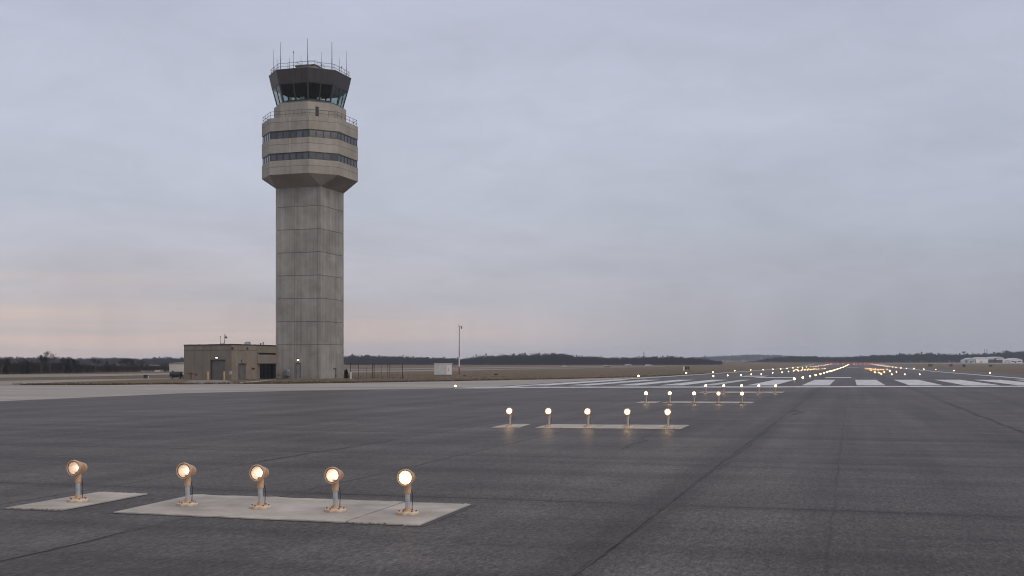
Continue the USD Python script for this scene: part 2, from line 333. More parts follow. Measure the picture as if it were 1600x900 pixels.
    tone = m('t4', 'multiply', tone, ss('t4r', 'tyre.fac', 0.35, 0.7, 1.05, 0.88)); tone = m('t4b', 'multiply', tone, ss('t4c', 'cross.fac', 0.36, 0.64, 1.10, 0.82))
    tone = m('t5', 'multiply', tone, ss('t5r', 'fine.fac', 0.3, 0.72, 0.68, 1.32)); tone = m('t6', 'multiply', tone, ss('t6r', 'grit.fac', 0.32, 0.68, 0.72, 1.28))
    tone = m('t7', 'multiply', tone, m('inv', 'subtract', 1.0, m('dks', 'multiply', dark, 0.68)))
    n |= {'cc': ('combine_color', {}), 'mul': ('mix', {'mix_type': 'multiply', 'fac': 1.0, 'color1': (0.0835, 0.0765, 0.0765)}), 'bump': ('bump', {'strength': 0.8, 'distance': 0.012}),
          'hh': ('math', {'math_type': 'multiply_add', 'value2': 0.5}), 'p': ('diffuse_bsdf', {'roughness': 0.4}), 'g': ('glossy_bsdf', {'color': (0.5, 0.5, 0.5), 'roughness': 0.36}), 'fr0': ('fresnel', {'IOR': 1.35}), 'frm': ('math', {'math_type': 'multiply', 'value2': 0.25}), 'mx': ('mix_closure', {})}
    l += [(tone, 'cc.r'), (tone, 'cc.g'), (tone, 'cc.b'), ('cc.color', 'mul.color2'), ('mul.color', 'p.color'), ('fr0.fac', 'frm.value1'), ('frm.value', 'mx.fac'), ('p.BSDF', 'mx.closure1'), ('g.BSDF', 'mx.closure2'), ('bump.normal', 'g.normal'), ('bump.normal', 'fr0.normal'), ('fine.fac', 'hh.value1'), ('grit.fac', 'hh.value3'), ('hh.value', 'bump.height'), ('bump.normal', 'p.normal')]
    return usdkit.material(stage, '/World/Looks/asphalt', n, l, surface='mx.closure')
M['asphalt'] = asphalt()
M['apron'] = surf('apron_concrete', (0.235, 0.214, 0.194), (0.32, 0.293, 0.268), 0.12, 0.85, 0.2, 30.0, stretch=(0.4, 1.6, 1), space='position', detail=8.0, spec=0.12)
M['taxi'] = surf('taxiway_concrete', (0.19, 0.172, 0.152), (0.26, 0.236, 0.212), 0.05, 0.9, 0, space='position', detail=8.0, spec=0.08)
M['drive'] = surf('driveway_pavement', (0.15, 0.137, 0.12), (0.21, 0.193, 0.172), 0.5, 0.85, 0.2, space='position', spec=0.12)
M['grass'] = surf('dormant_grass', (0.085, 0.062, 0.037), (0.148, 0.111, 0.07), 0.06, 0.95, 0.5, 3.0, stretch=(0.5, 1.4, 1), space='position', detail=10.0, lo=0.32, hi=0.68, spec=0.1)
M['verge'] = surf('worn_verge', (0.11, 0.092, 0.058), (0.19, 0.155, 0.105), 0.5, 0.95, 0.4, 4.0, space='position', detail=8.0, spec=0.1)
def worn_paint(name, paint, under, lo, hi):
    return surf(name, under, paint, 1.1, 0.7, 0.15, 40.0, space='position', detail=9.0, lo=lo, hi=hi)
M['line'] = worn_paint('worn_white_paint', (0.52, 0.52, 0.525), (0.17, 0.166, 0.165), 0.33, 0.52)
M['line_worn'] = worn_paint('thin_white_paint', (0.42, 0.42, 0.41), (0.18, 0.175, 0.17), 0.3, 0.55)
M['pad'] = surf('pad_concrete', (0.335, 0.303, 0.268), (0.46, 0.42, 0.375), 1.5, 0.85, 0.5, 30.0, space='position', detail=9.0, lo=0.3, hi=0.68, streak=(0.8, 0.8, 0.3), spec=0.2)
M['sealant'] = plain('tar_joint', (0.03, 0.029, 0.03), 0.7)

# ------------------------------------------------------------------ ground sheets
ROWS = np.unique(np.r_[np.arange(-150, 300, 50.0), np.arange(300, 1400, 25.0), np.arange(1400, 4400, 300.0)])
def sheet(left, right, rows, dz):
    """A strip between two x(y) functions, one row of points for each y."""
    v, f = [], []
    for y in rows:
        z = float(terr(y)) + dz
        v += [(left(y), y, z), (right(y), y, z)]
    f = [(2 * i, 2 * i + 1, 2 * i + 3, 2 * i + 2) for i in range(len(rows) - 1)]
    return MB().add(v, f)
def flat(pts, dz):
    """A polygon on the level ground."""
    import shapely.geometry as sg
    tv, tf = trimesh.creation.triangulate_polygon(sg.Polygon([p[:2] for p in pts]), engine='earcut')
    tv = np.asarray(tv); a = np.array([np.cross(tv[t[1]] - tv[t[0]], tv[t[2]] - tv[t[0]]) for t in tf])
    tf = np.array([t if k > 0 else t[::-1] for t, k in zip(tf, a)])
    return MB().add(np.c_[tv, np.full(len(tv), dz)], tf)
def ppoly(pts): return [at(*p) for p in pts]
def band_from_px(upper, lower, dz, n=60):
    """A far ground band between two polylines measured in the photograph, draped over the terrain in narrow strips."""
    ux, uy = np.array(upper, float).T; lx, ly = np.array(lower, float).T
    xs = np.linspace(max(ux[0], lx[0]), min(ux[-1], lx[-1]), n)
    mb, m = MB(), 6
    grid = [[at(x, np.interp(x, ux, uy) * (1 - t) + np.interp(x, lx, ly) * t) + (0, 0, dz) for t in np.linspace(0, 1, m)] for x in xs]
    v = np.array(grid).reshape(-1, 3)
    f = [(i * m + j, i * m + j + 1, (i + 1) * m + j + 1, (i + 1) * m + j) for i in range(n - 1) for j in range(m - 1)]
    return mb.add(v, f)

gx = np.array([-3500, -1500, -600, 0, 600, 1500, 3500.0])
v = [(x, y, float(terr(y))) for y in ROWS for x in gx]; k = len(gx)
structure('grass_field', MB().add(v, [(j * k + i, j * k + i + 1, (j + 1) * k + i + 1, (j + 1) * k + i) for j in range(len(ROWS) - 1) for i in range(k - 1)]), M['grass'], 'flat field of brown dormant grass around the runway', smooth=True)

edgeL = [(-60, -64), (63.9, -28), (82.7, -22.7), (91, -15.3), (98.4, -5.6), (106, -1.8)]
rowsA = np.unique(np.r_[np.arange(-60, 130, 3.0), np.arange(130, 300, 10), ROWS[(ROWS >= 300) & (ROWS <= 1000)], 1010])
def asL(y):
    b = -33.0 + RUN * y
    if y < 106: b = np.interp(y, [p[0] for p in edgeL], [p[1] for p in edgeL])
    return b + 0.12 * (meshkit.noise(np.array([y * 0.7, 3.3, 0])) - .5)
def asR(y): return 36.5 + RUN * y + 0.3 * (meshkit.noise(np.array([y * 0.4, 9.3, 0])) - .5)
structure('runway', sheet(asL, asR, rowsA, 0.008), M['asphalt'], 'dark grey asphalt runway and its overrun with sealed joints')
apron_top = ppoly([(-420, 604), (32, 602), (169, 601.8), (249, 600.6), (363, 600), (447, 599.7), (572, 598), (700, 595.8), (887, 592.2), (1000, 589.3), (1100, 584.6), (1160, 581)])
apron = [p for p in apron_top] + [np.array([18 + RUN * 240 - 20, 240, 0]), np.array([0, 104, 0]), np.array([-12, 60, 0]), np.array([-30, 20, 0]), np.array([-90, -60, 0]), np.array([-140, 60, 0])]
structure('concrete_apron', flat(apron, 0.004), M['apron'], 'pale concrete apron between the asphalt and the grass')
structure('taxiway', band_from_px([(-500, 586.6), (0, 585.6), (160, 584.6), (285, 582.6), (540, 579.6), (700, 577.8), (850, 575.7), (965, 573.8), (1040, 572.6)], [(-500, 592), (0, 590.2), (160, 588), (285, 585), (540, 582.4), (700, 579.3), (850, 576.5), (965, 574.2), (1040, 572.8)], 0.02), M['taxi'], 'nearer of the two pale strips of taxiway crossing the grass')
structure('far_taxiway', band_from_px([(540, 576.4), (700, 574.8), (850, 573.2), (1000, 572.0), (1060, 571.6)], [(540, 577.8), (700, 576.2), (850, 574.2), (1000, 572.6), (1060, 571.9)], 0.02), M['taxi'], 'farther and thinner of the two pale strips crossing the grass')
structure('far_apron', band_from_px([(1375, 567.6), (1500, 567.0), (1650, 566.9), (1800, 566.9)], [(1375, 568.1), (1500, 568.3), (1650, 569.2), (1800, 569.4)], 0.03), M['taxi'], 'thin pale strip of pavement below the white hangar')
structure('access_road', band_from_px([(-500, 598), (0, 595.4), (160, 592.5), (285, 590.6)], [(-500, 604), (0, 601.7), (20, 601.2), (100, 597.2), (160, 595.4), (285, 591.8)], 0.012), M['taxi'], 'pale road curving away from the apron on the left')
structure('driveway', flat(ppoly([(300, 594), (353, 594), (364, 597.5), (380, 600.3), (278, 601.2)]), 0.014), M['drive'], 'grey driveway in front of the roller door')
structure('footpath', flat(ppoly([(352, 599.6), (385, 596.6), (431, 592.9), (431, 593.7), (396, 597.4), (366, 600.6)]), 0.018), M['apron'], 'thin pale footpath leading to the glazed entrance')

def line_strip(c0, w, y0, y1, dz=0.014):
    rows = np.unique(np.r_[y0, y1, [y for y in ROWS if y0 < y < y1]])
    return sheet(lambda y: c0 - w / 2 + RUN * y, lambda y: c0 + w / 2 + RUN * y, rows, dz)
marks = [
    ('edge_line', line_strip(-31.2, 1.3, 106, 1005), 'line', 'white edge line along the left side of the runway'),
    ('edge_line', line_strip(25.2, 1.3, 112, 1005), 'line', 'white edge line along the right side of the runway'),
]
A, B = at(770, 605.6), at(1700, 603.6)
d = (B - A) / np.linalg.norm(B - A); nrm = np.array([-d[1], d[0], 0])
marks.append(('threshold_line', flat([A - nrm * 2.2, B - nrm * 2.2, B + nrm * 2.2, A + nrm * 2.2], 0.016), 'line', 'long white line across the start of the runway'))
A0 = at(706, 607.4)
marks.append(('threshold_line', flat([A0, at(760, 607.1), at(812, 606.3), at(812, 604.4), at(775, 604.2), at(742, 605.2)], 0.017), 'line_worn', 'pale wedge where the left edge line meets the threshold line'))
near = [(822, 34), (888, 34), (960, 36), (1030, 36), (1094, 22), (1142, 30), (1167, 43), (1252.5, 43.5), (1338.7, 45), (1421, 53), (1508, 56), (1592, 58), (1678, 58)]
for i, (x0, w) in enumerate(near):
    p, q = at(x0, 602.3), at(x0 + w, 602.3); far = 154.0 - p[1]
    if i == 5: continue
    marks.append(('threshold_stripe', flat([p, q, q + (RUN * far, far, 0), p + (RUN * far, far, 0)], 0.016), 'line_worn' if i == 4 else 'line',
                  ['first white threshold stripe from the left', 'second white threshold stripe from the left', 'third white threshold stripe from the left', 'fourth white threshold stripe from the left', 'narrow faded threshold stripe among the left ones', '', 'last threshold stripe before the dark middle gap on the left', 'broad white threshold stripe just left of the runway middle', 'short upright white stripe just right of the runway middle', 'second white stripe right of the runway middle', 'third white stripe right of the runway middle', 'fourth white stripe right of the runway middle, at the frame edge', 'outermost white stripe on the right'][i]))
for x0, x1, y, lab in [(1177, 1240, 590, 'left white cross bar beyond the threshold stripes'), (1288, 1330, 590, 'middle white cross bar beyond the threshold stripes'), (1154, 1192, 588, 'farthest short white cross bar on the left'), (1322, 1342, 574.6, 'faint distant white bar on the runway middle')]:
    a, b = at(x0, y + .6), at(x1, y + .6); dd = np.array([0, at(x0, y - .6)[1] - a[1], 0])
    marks.append(('runway_bar', flat([a, b, b + dd + (dd[1] * RUN, 0, 0), a + dd + (dd[1] * RUN, 0, 0)], 0.016 + float(terr(a[1] + dd[1]))), 'line', lab))
for name, mb, mat, lab in marks:
    structure(name, mb, M[mat], lab)

# irregular runs of crack sealant in the asphalt
def crack(c, y0, y1, w, lab, wander=.10):
    n = max(8, int((y1 - y0) / .12)); ys = np.linspace(y0, y1, n)
    q = c + RUN * ys + wander * 2 * (meshkit.fbm(np.c_[ys * .8, np.full(n, c), np.zeros(n)], 4, 3) - .5)
    ww = w * (.35 + 1.1 * meshkit.noise(np.c_[ys * 2.2, np.full(n, c * 3), np.ones(n)], 5)) * np.clip(np.minimum(ys - y0, y1 - ys) / .4, .02, 1)
    v = np.empty((2 * n, 3)); v[0::2] = np.c_[q - ww, ys, np.full(n, .0125)]; v[1::2] = np.c_[q + ww, ys, np.full(n, .0125)]
    structure('crack_sealant', MB().add(v, [(2 * i, 2 * i + 1, 2 * i + 3, 2 * i + 2) for i in range(n - 1)]), M['tar'], lab)
M['tar'] = surf('crack_tar', (0.042, 0.0395, 0.04), (0.07, 0.066, 0.066), 3.0, 0.75, space='position', spec=0.15)
crack(-8.62, 9.5, 14.4, .014, 'dark crack sealant at the lower left below the nearest pads')
crack(-12.15, 23.5, 31, .04, 'dark crack sealant beyond the nearest pads on the left', .16)
crack(-2.62, 11.0, 17.5, .022, 'dark crack sealant along the main lengthwise joint near the camera', .07)
crack(-2.55, 22, 40, .035, 'dark crack sealant farther along the main lengthwise joint', .12)
crack(-2.3, 46, 52, .16, 'short dark tar patch on the main lengthwise joint', .5)
crack(5.05, 30, 62, .05, 'dark crack sealant along the joint at the right', .25)
crack(-5.4, 27, 33, .03, 'thin dark crack in front of the second row of lamps', .5)
# concrete pads under the approach lights: slabs with a tar joint round them
def slab(pts, label, cuts=()):
    pts = [np.array(p[:2]) for p in pts]
    c = sum(pts) / len(pts)
    grow = [p + (p - c) / np.linalg.norm(p - c) * 0.10 for p in pts]
    t = thing('concrete_pad', label, 'concrete pad', (0, 0, 0))
    tag(t, kind='structure'); t.ClearCustomDataByKey('category')
    obj('joint_seal', flat(grow, 0.012), M['sealant'], t)
    cuts = [0.0, *cuts, 1.0]
    a, b, c2, d2 = pts                                   # a-b near edge, d-c far edge
    for t0, t1 in zip(cuts[:-1], cuts[1:]):
        n = 26; e = 0.012
        s0, s1 = t0 + (e / 3 if t0 else 0), t1 - (e / 3 if t1 < 1 else 0)
        def jag(k): return (rng.random() - .5) * 0.05 - (0.05 if rng.random() < .12 else 0)
        nearp = [a + (b - a) * s - (0, jag(0)) for s in np.linspace(s0, s1, n)]
        farp = [d2 + (c2 - d2) * s + (0, -jag(0)) for s in np.linspace(s1, s0, n)]
        obj('slab', MB().prism(nearp + farp, 0.009, 0.026), M['pad'], t)
slab(ppoly([(8, 796), (97, 799), (230, 773.8), (155, 770.8)]), 'small pale concrete pad under the leftmost nearest lamp')
slab(ppoly([(178.5, 802.6), (654, 823.3), (735.5, 790.4), (303, 775)]), 'long pale concrete pad under the four nearest lamps', (0.775,))
slab(ppoly([(767, 669), (811, 669), (829, 663.6), (793, 663.6)]), 'small pad under the leftmost lamp of the second row')
slab(ppoly([(836, 669.4), (1063, 671.2), (1077, 665.2), (857, 663.8)]), 'long pad under four lamps of the second row', (0.4,))
slab(ppoly([(992, 630.2), (1024, 630.2), (1034, 628), (1003, 628)]), 'small pad under the leftmost lamp of the third row')
slab(ppoly([(1034, 630), (1174, 630.6), (1179, 628.6), (1046, 627.8)]), 'long pad under four lamps of the third row')
slab(ppoly([(1090, 614), (1222, 614.2), (1226, 612.6), (1098, 612.4)]), 'thin pad under the five lamps of the fourth row')

# ------------------------------------------------------------------ airfield lights
FACE = -17.0                 # the approach lamps look back along the approach, a little to the left
def approach_light(name, label, loc, strength, group, rz=FACE, tilt=4.0, h=0.485, lens=None, scale=None):
    t = thing(name, label, 'approach light', loc, rz, group, scale)
    mb = MB().lathe([(0, 0.0), (0.145, 0.0), (0.148, 0.006), (0.148, 0.03), (0.140, 0.038), (0.06, 0.043), (0, 0.043)], n=28); fl = obj('flange', mb, M['flange'], t, smooth=30)
    for k in range(6):
        a = k * math.pi / 3 + .3; obj('bolt', MB().lathe([(0, 0.055), (0.011, 0.055), (0.011, 0.036)][::-1], (0.113 * math.cos(a), 0.113 * math.sin(a), 0), n=6), M['bolt'], fl)
    obj('lower_collar', MB().lathe([(0.044, 0.04), (0.041, 0.088), (0.034, 0.091)], n=18), M['rust_tan'], t, smooth=30)
    obj('pipe', MB().lathe([(0.033, 0.07), (0.033, 0.3)], n=18), M['pipe'], t, smooth=30)
    obj('upper_collar', MB().lathe([(0.036, 0.275), (0.045, 0.277), (0.047, 0.30), (0.047, 0.41), (0.03, 0.43)], n=18), M['rust_tan'], t, smooth=30)
    pts = [(0.04, 0.02, 0.33), (0.056, 0.03, 0.27), (0.06, 0.03, 0.2), (0.054, 0.03, 0.13), (0.05, 0.03, 0.045)]
    cb = MB()
    for p, q in zip(pts[:-1], pts[1:]): cb.tube(p, q, 0.005, n=6)
    obj('cable', cb, M['cable'], t)
    # head: axis points to -y, tilted up
    ax = np.array([0, -math.cos(math.radians(tilt)), math.sin(math.radians(tilt))]); o = np.array([0, 0.02, h])
    hd = obj('lamp_head', MB().lathe([(0, -0.115), (0.045, -0.112), (0.068, -0.098), (0.08, -0.06), (0.098, 0.04), (0.101, 0.06), (0.101, 0.10)], o, ax, 28), M['rust_tan'], t, smooth=35)
    obj('rim', MB().lathe([(0.101, 0.085), (0.111, 0.088), (0.114, 0.097), (0.114, 0.125), (0.111, 0.131), (0.101, 0.131), (0.096, 0.122), (0.095, 0.10)], o, ax, 32), M['tan_rim'], hd, smooth=35)
    obj('reflector', MB().lathe([(0.0, -0.035), (0.012, -0.034), (0.04, -0.022), (0.062, 0.005), (0.08, 0.045), (0.096, 0.105)], o, ax, 28), M['reflector'], hd, smooth=True)
    if lens is None:
        obj('bulb', MB().ball(o + ax * 0.012, 0.026, 2), strength, hd, smooth=True)
        obj('lens', MB().lathe([(0.0, 0.121), (0.05, 0.117), (0.097, 0.107)], o, ax, 28), M['lens_glass'], hd, smooth=True)
    else:
        obj('lens', MB().lathe([(0.074, 0.1125), (0.05, 0.117), (0.0, 0.121)], o, ax, 28), lens, hd, smooth=True)
        obj('lens_border', MB().lathe([(0.097, 0.105), (0.085, 0.109), (0.074, 0.1125)], o, ax, 28), lens_rim, hd, smooth=True)
    obj('gasket', MB().lathe([(0.1005, 0.124), (0.090, 0.1245), (0.089, 0.118)], o, ax, 28), M['black'], hd)
    return t
M['lens_glass'] = usdkit.material(stage, '/World/Looks/lens_glass', {
    't': ('transparent_bsdf', {'color': (0.97, 0.95, 0.93)}), 'g': ('glossy_bsdf', {'color': (1, 1, 1), 'roughness': 0.08}), 'w': ('layer_weight', {'blend': 0.5}), 'f1': ('math', {'math_type': 'power', 'value2': 4.5}), 'f': ('math', {'math_type': 'multiply_add', 'value2': 0.6, 'value3': 0.03}), 'm': ('mix_closure', {})},
    [('w.facing', 'f1.value1'), ('f1.value', 'f.value1'), ('f.value', 'm.fac'), ('t.BSDF', 'm.closure1'), ('g.BSDF', 'm.closure2')], surface='m.closure')
bulbs = [emit(f'lamp_filament_{w}', (1.0, 0.80, 0.60), s) for w, s in (('dim', 4.2), ('soft', 4.6), ('mid', 5.4), ('warm', 6.5))]
lens_near = emit('lamp_lens_near', (1.0, 0.74, 0.44), 6.0)
lens_on = emit('lamp_lens', (1.0, 0.62, 0.30), 44)
lens_rim = emit('lamp_lens_border', (1.0, 0.56, 0.24), 3.2)
row1 = [(122, 783.5), (293, 789.5), (407, 794), (524, 799), (637, 803.5)]
lab1 = ['lone weathered orange lamp standing on the small pad nearest the camera at left',
        'weathered orange lamp at the left end of the nearest long pad',
        'weathered orange lamp second from the left on the nearest long pad',
        'weathered orange lamp third on the nearest long pad, left of the slab joint',
        'brightest near lamp, its lens glowing white, at the right end of the nearest long pad']
ROWH = [0.5, 0.5, 0.5, 0.5]
for i, p in enumerate(row1):
    g = at(*p, 0.026)
    approach_light('approach_light', lab1[i], g, bulbs[min(i, 3)], 'approach lights in rows of five', rz=FACE + [-2, 1, 0, 1.5, 3][i], lens=lens_near if i == 4 else None)
proto = None
words5 = ['leftmost', 'second', 'middle', 'fourth', 'rightmost']
for r, (row, sc) in enumerate([([(797, 666), (858, 666.5), (919, 667), (981, 667.6), (1044, 668)], 1.0), ([(1010, 629.2), (1047, 629.2), (1085, 629.4), (1123, 629.6), (1160, 629.8)], 1.0), ([(1103, 613.4), (1131, 613.5), (1159, 613.6), (1186, 613.7), (1212, 613.8)], 1.0)]):
    for i, p in enumerate(row):
        lab = f'{words5[i]} glowing lamp of the {["second row of five, beyond the nearest pads", "third row of five", "fourth row of five, just before the threshold line"][r]}'
        g = at(*p, 0.026)
        if proto is None:
            proto = approach_light('approach_light', lab, g, None, 'approach lights in rows of five', rz=-17, lens=lens_on)
        else:
            thing('approach_light', lab, 'approach light', g, -17, 'approach lights in rows of five', ref=proto)

def small_light(name, label, cat, group, loc, mat, r=0.15, h=0.34, rz=-16.2):
    t = thing(name, label, cat, loc, rz, group)
    obj('lamp_base', MB().lathe([(0, 0), (0.11, 0.0), (0.11, 0.03), (0.03, 0.05), (0.03, h - r * .8), (0.05, h - r * .7)], n=10).lathe([(0.02, -0.12), (r * .8, -0.1), (r * 1.06, 0.02), (r * 1.08, 0.05)], (0, 0, h), (0, -1, 0.06), 14), M['rust_tan'], t, smooth=35)
    obj('lens', MB().lathe([(r * 1.04, 0.03), (r * .8, 0.06), (r * .4, 0.085), (0, 0.09)], (0, 0, h), (0, -1, 0.06), 14), mat, t, smooth=True)
    return t
lens_far = emit('runway_lamp_lens', (1.0, 0.54, 0.21), 10)
lens_red = emit('red_lamp_lens', (1.0, 0.07, 0.11), 5.0)
protos = {}
ORD = ['first', 'second', 'third', 'fourth', 'fifth', 'sixth', 'seventh', 'eighth', 'ninth', 'tenth', 'eleventh', 'twelfth']
def light_row(name, label, cat, group, pts, mat, zl, key, r):
    base_label = label
    for i_, p in enumerate(pts):
        label = f'{ORD[i_]} {base_label}, counted from the {"left" if key == "e" else "near end"}' if i_ < len(ORD) and key in 'clre' else base_label
        g = at(p[0], p[1], zl); g[2] -= zl
        if key not in protos: protos[key] = small_light(name, label, cat, group, g, mat, r, zl)
        else: thing(name, label, cat, g, -16.2, group, ref=protos[key])
# centre string: along the runway, close together
cs = np.array([(1241, 592), (1254.5, 590), (1265.7, 587.7), (1274.4, 585.8), (1282, 584.1), (1287.7, 582.6), (1292.3, 581.3), (1300, 579.2), (1310, 576.2), (1317.5, 573.5), (1322.5, 571.3), (1326.5, 569.3)])
t = np.r_[np.arange(0, 7), np.linspace(6.45, 11, 26)]
light_row('centreline_light', 'light of the bright string up the runway middle', 'runway light', 'bright string of lights up the runway middle', [(np.interp(a, range(12), cs[:, 0]), np.interp(a, range(12), cs[:, 1])) for a in t], lens_far, 0.34, 'c', 0.135)
left_edge = [(997.6, 587.4), (1072.4, 582.7), (1114, 581.4), (1148, 579.1), (1173, 578), (1192.4, 577.6), (1207.8, 576.9), (1220, 576.5), (1229.7, 575.7), (1239, 574.8), (1246.8, 574.4), (1253.6, 574), (1260.4, 573.4), (1266, 573), (1270.6, 572.5), (1275, 572.1), (1279, 571.8), (1283, 571.4), (1287.5, 570.8), (1290.5, 570.2), (1293, 569.6), (1295, 569.1), (1297, 568.8)]
light_row('edge_light', 'warm light on the left runway edge', 'runway light', 'lights along the left runway edge', left_edge, lens_far, 0.36, 'l', 0.145)
right_edge = [(1547, 582.3), (1490.5, 579), (1462, 577.4), (1443.5, 576.8), (1428, 576.2), (1416.5, 575.6), (1407.7, 575), (1400, 574.2), (1395, 573.5), (1390, 572.8), (1386, 572.3), (1382, 571.9), (1378.7, 571.3), (1375.6, 571), (1373, 570.6), (1370.6, 570.1), (1368, 569.7), (1365.6, 569.2), (1363.4, 568.8), (1361.4, 568.5)]
light_row('edge_light', 'warm light on the right runway edge', 'runway light', 'lights along the right runway edge', right_edge, lens_far, 0.36, 'r', 0.145)
tdl = [(1114.7, 587.4), (1137, 586.6), (1157.6, 585.7), (1174, 584.8), (1189.7, 584.4), (1207.3, 582.5), (1222, 581.6), (1232, 580.6), (1240.7, 578.8), (1246, 578.2), (1252, 578.8), (1257.5, 577.9), (1262, 578.2), (1267, 577.2), (1240, 579.4), (1243.7, 577.7), (1247.5, 579.4), (1253.7, 576.6), (1258, 577.7), (1263, 576.4), (1266.5, 577.8), (1270.5, 576.9), (1273, 575.9), (1276, 576.9), (1279, 576.6), (1285, 576.2), (1289, 576.2)]
light_row('touchdown_light', 'small warm light set in the runway surface left of the middle string', 'runway light', 'touchdown lights left of the runway middle', tdl, lens_far, 0.26, 'tl', 0.11)
tdr = [(1437, 585), (1413.7, 585), (1393.4, 585), (1377, 584), (1373, 582), (1367, 581.5), (1390.6, 580), (1400.6, 581), (1381.6, 581.2), (1361, 578.5), (1386, 576.9), (1380, 577.5), (1376.5, 577.4), (1372, 578), (1367.5, 576.2), (1364.5, 577.4), (1358.7, 576.3), (1355, 576), (1352, 575.6), (1390.4, 578.6), (1367.6, 577.7), (1361, 576.4)]
light_row('touchdown_light', 'small warm light set in the runway surface right of the middle', 'runway light', 'touchdown lights right of the runway middle', tdr, lens_far, 0.26, 'tr', 0.11)
light_row('end_light', 'red light of the row across the far runway end', 'runway light', 'red lights across the far runway end', [(x, 568.75) for x in (1299, 1301.5, 1306, 1309.5, 1317, 1333, 1335.5, 1339, 1345, 1350.6, 1355.5, 1358.5)], lens_red, 0.36, 'e', 0.2)

# ------------------------------------------------------------------ control tower
D0 = 170.4; TX, TY = X(484.7, D0), D0; TR = -18.5
tower = thing('control_tower', 'tall grey concrete air traffic control tower with dark glazed cab and roof antennas', 'control tower', (TX, TY, 0), TR)
def octo(s, L, z):
    h = L / 2
    return np.array([(-h, -s, z), (h, -s, z), (s, -h, z), (s, h, z), (h, s, z), (-h, s, z), (-s, h, z), (-s, -h, z)], float)
def ring_piece(o0, i0, o1, i1, k, t0=0.0, t1=1.0, mb=None):
    """Piece of a ring wall on side k: outer and inner polygon at the bottom (0) and the top (1)."""
    n = len(o0); j = (k + 1) % n
    def e(P, t): return P[k] + (P[j] - P[k]) * t
    return (mb or MB()).hexa([e(o0, t0), e(o0, t1), e(i0, t1), e(i0, t0)], [e(o1, t0), e(o1, t1), e(i1, t1), e(i1, t0)])
def loft(polys, mb=None, caps=True):
    mb = mb or MB(); n = len(polys[0])
    for a, b in zip(polys[:-1], polys[1:]):
        mb.add(np.vstack([a, b]), [(i, (i + 1) % n, n + (i + 1) % n, n + i) for i in range(n)])
    if caps:
        for P, flip in ((polys[0], True), (polys[-1], False)):
            c = P.mean(0); f = [(i, (i + 1) % n, n) for i in range(n)]
            mb.add(np.vstack([P, [c]]), [q[::-1] for q in f] if flip else f)
    return mb
def square(a, z): return np.array([(-a, -a, z), (a, -a, z), (a, a, z), (-a, a, z)], float)

SH = 3.61
shaft = obj('shaft', MB().box(-SH + .06, -SH + .06, 0, SH - .06, SH - .06, 27.5), M['joint'], tower)
zs = [0.0, 3.62, 4.93, 8.22, 11.5, 14.8, 18.1, 21.4, 24.7, 27.46]
cols = {0: [0, .41, .94, 1], 1: [0, .635, 1], 2: [0, .5, 1], 3: [0, .5, 1]}
O, I = lambda z: square(SH, z), lambda z: square(SH - .06, z)
g = 0.03
DOORT = (0.455, 0.555)
for k in range(4):
    for r in range(9):
        z0, z1 = zs[r] + (.003 if r == 1 else g if r else 0), zs[r + 1] - (.003 if r == 0 else g)
        cc = cols[k]
        for c in range(len(cc) - 1):
            t0, t1 = cc[c] + (g / 7.2 if c else 0), cc[c + 1] - (g / 7.2 if c < len(cc) - 2 else 0)
            if k == 0 and r == 0 and c == 1:            # the panel with the door opening
                mb = MB()
                ring_piece(O(z0), I(z0), O(z1), I(z1), 0, t0, DOORT[0], mb); ring_piece(O(z0), I(z0), O(z1), I(z1), 0, DOORT[1], t1, mb)
                ring_piece(O(2.2), I(2.2), O(z1), I(z1), 0, DOORT[0], DOORT[1], mb)
            else: mb = ring_piece(O(z0), I(z0), O(z1), I(z1), k, t0, t1)
            obj('concrete_panel', mb, M['concrete'], shaft)
dx0, dx1 = -SH + 2 * SH * DOORT[0], -SH + 2 * SH * DOORT[1]
dr = obj('door', MB().box(dx0 + .05, -SH + .035, 0.02, dx1 - .05, -SH + .1, 2.13), M['door'], tower)
obj('handle', MB().box(dx0 + .1, -SH - .03, 0.95, dx0 + .15, -SH + .03, 1.1), M['rail'], dr)
obj('door_frame', MB().box(dx0 - .06, -SH - .03, 0, dx0 + .05, -SH + .06, 2.2).box(dx1 - .05, -SH - .03, 0, dx1 + .06, -SH + .06, 2.2).box(dx0 - .06, -SH - .035, 2.2, dx1 + .06, -SH + .06, 2.28), M['brown_door'], dr)
lamp = obj('wall_lamp', MB().box(dx0 + .2, -SH - .22, 2.78, dx0 + .5, -SH + .01, 2.92).box(dx0 + .28, -SH - .1, 2.5, dx0 + .42, -SH + .01, 2.8), M['black'], tower)
obj('lamp_globe', MB().ball((dx0 + .35, -SH - .13, 2.66), 0.105, 2), emit('door_lamp_glow', (1.0, 0.74, 0.45), 16), lamp, smooth=True)
mb = MB().tube((SH + .1, .92, 0.15), (SH + .1, .92, 1.55), 0.075).tube((SH + .1, .92, 1.5), (SH + .1, .3, 1.5), 0.07).tube((SH + .1, .92, .2), (SH + .1, .92, .6), 0.12)
obj('downpipe', mb, M['antenna'], tower)
obj('vent_cover', MB().box(-SH + .35, -SH - .04, .45, -SH + .55, -SH + .01, .65), M['antenna'], tower)
obj('plinth', MB().box(-SH - .05, -SH - .05, -.1, SH + .05, SH + .05, 0.06), M['concrete'], tower)

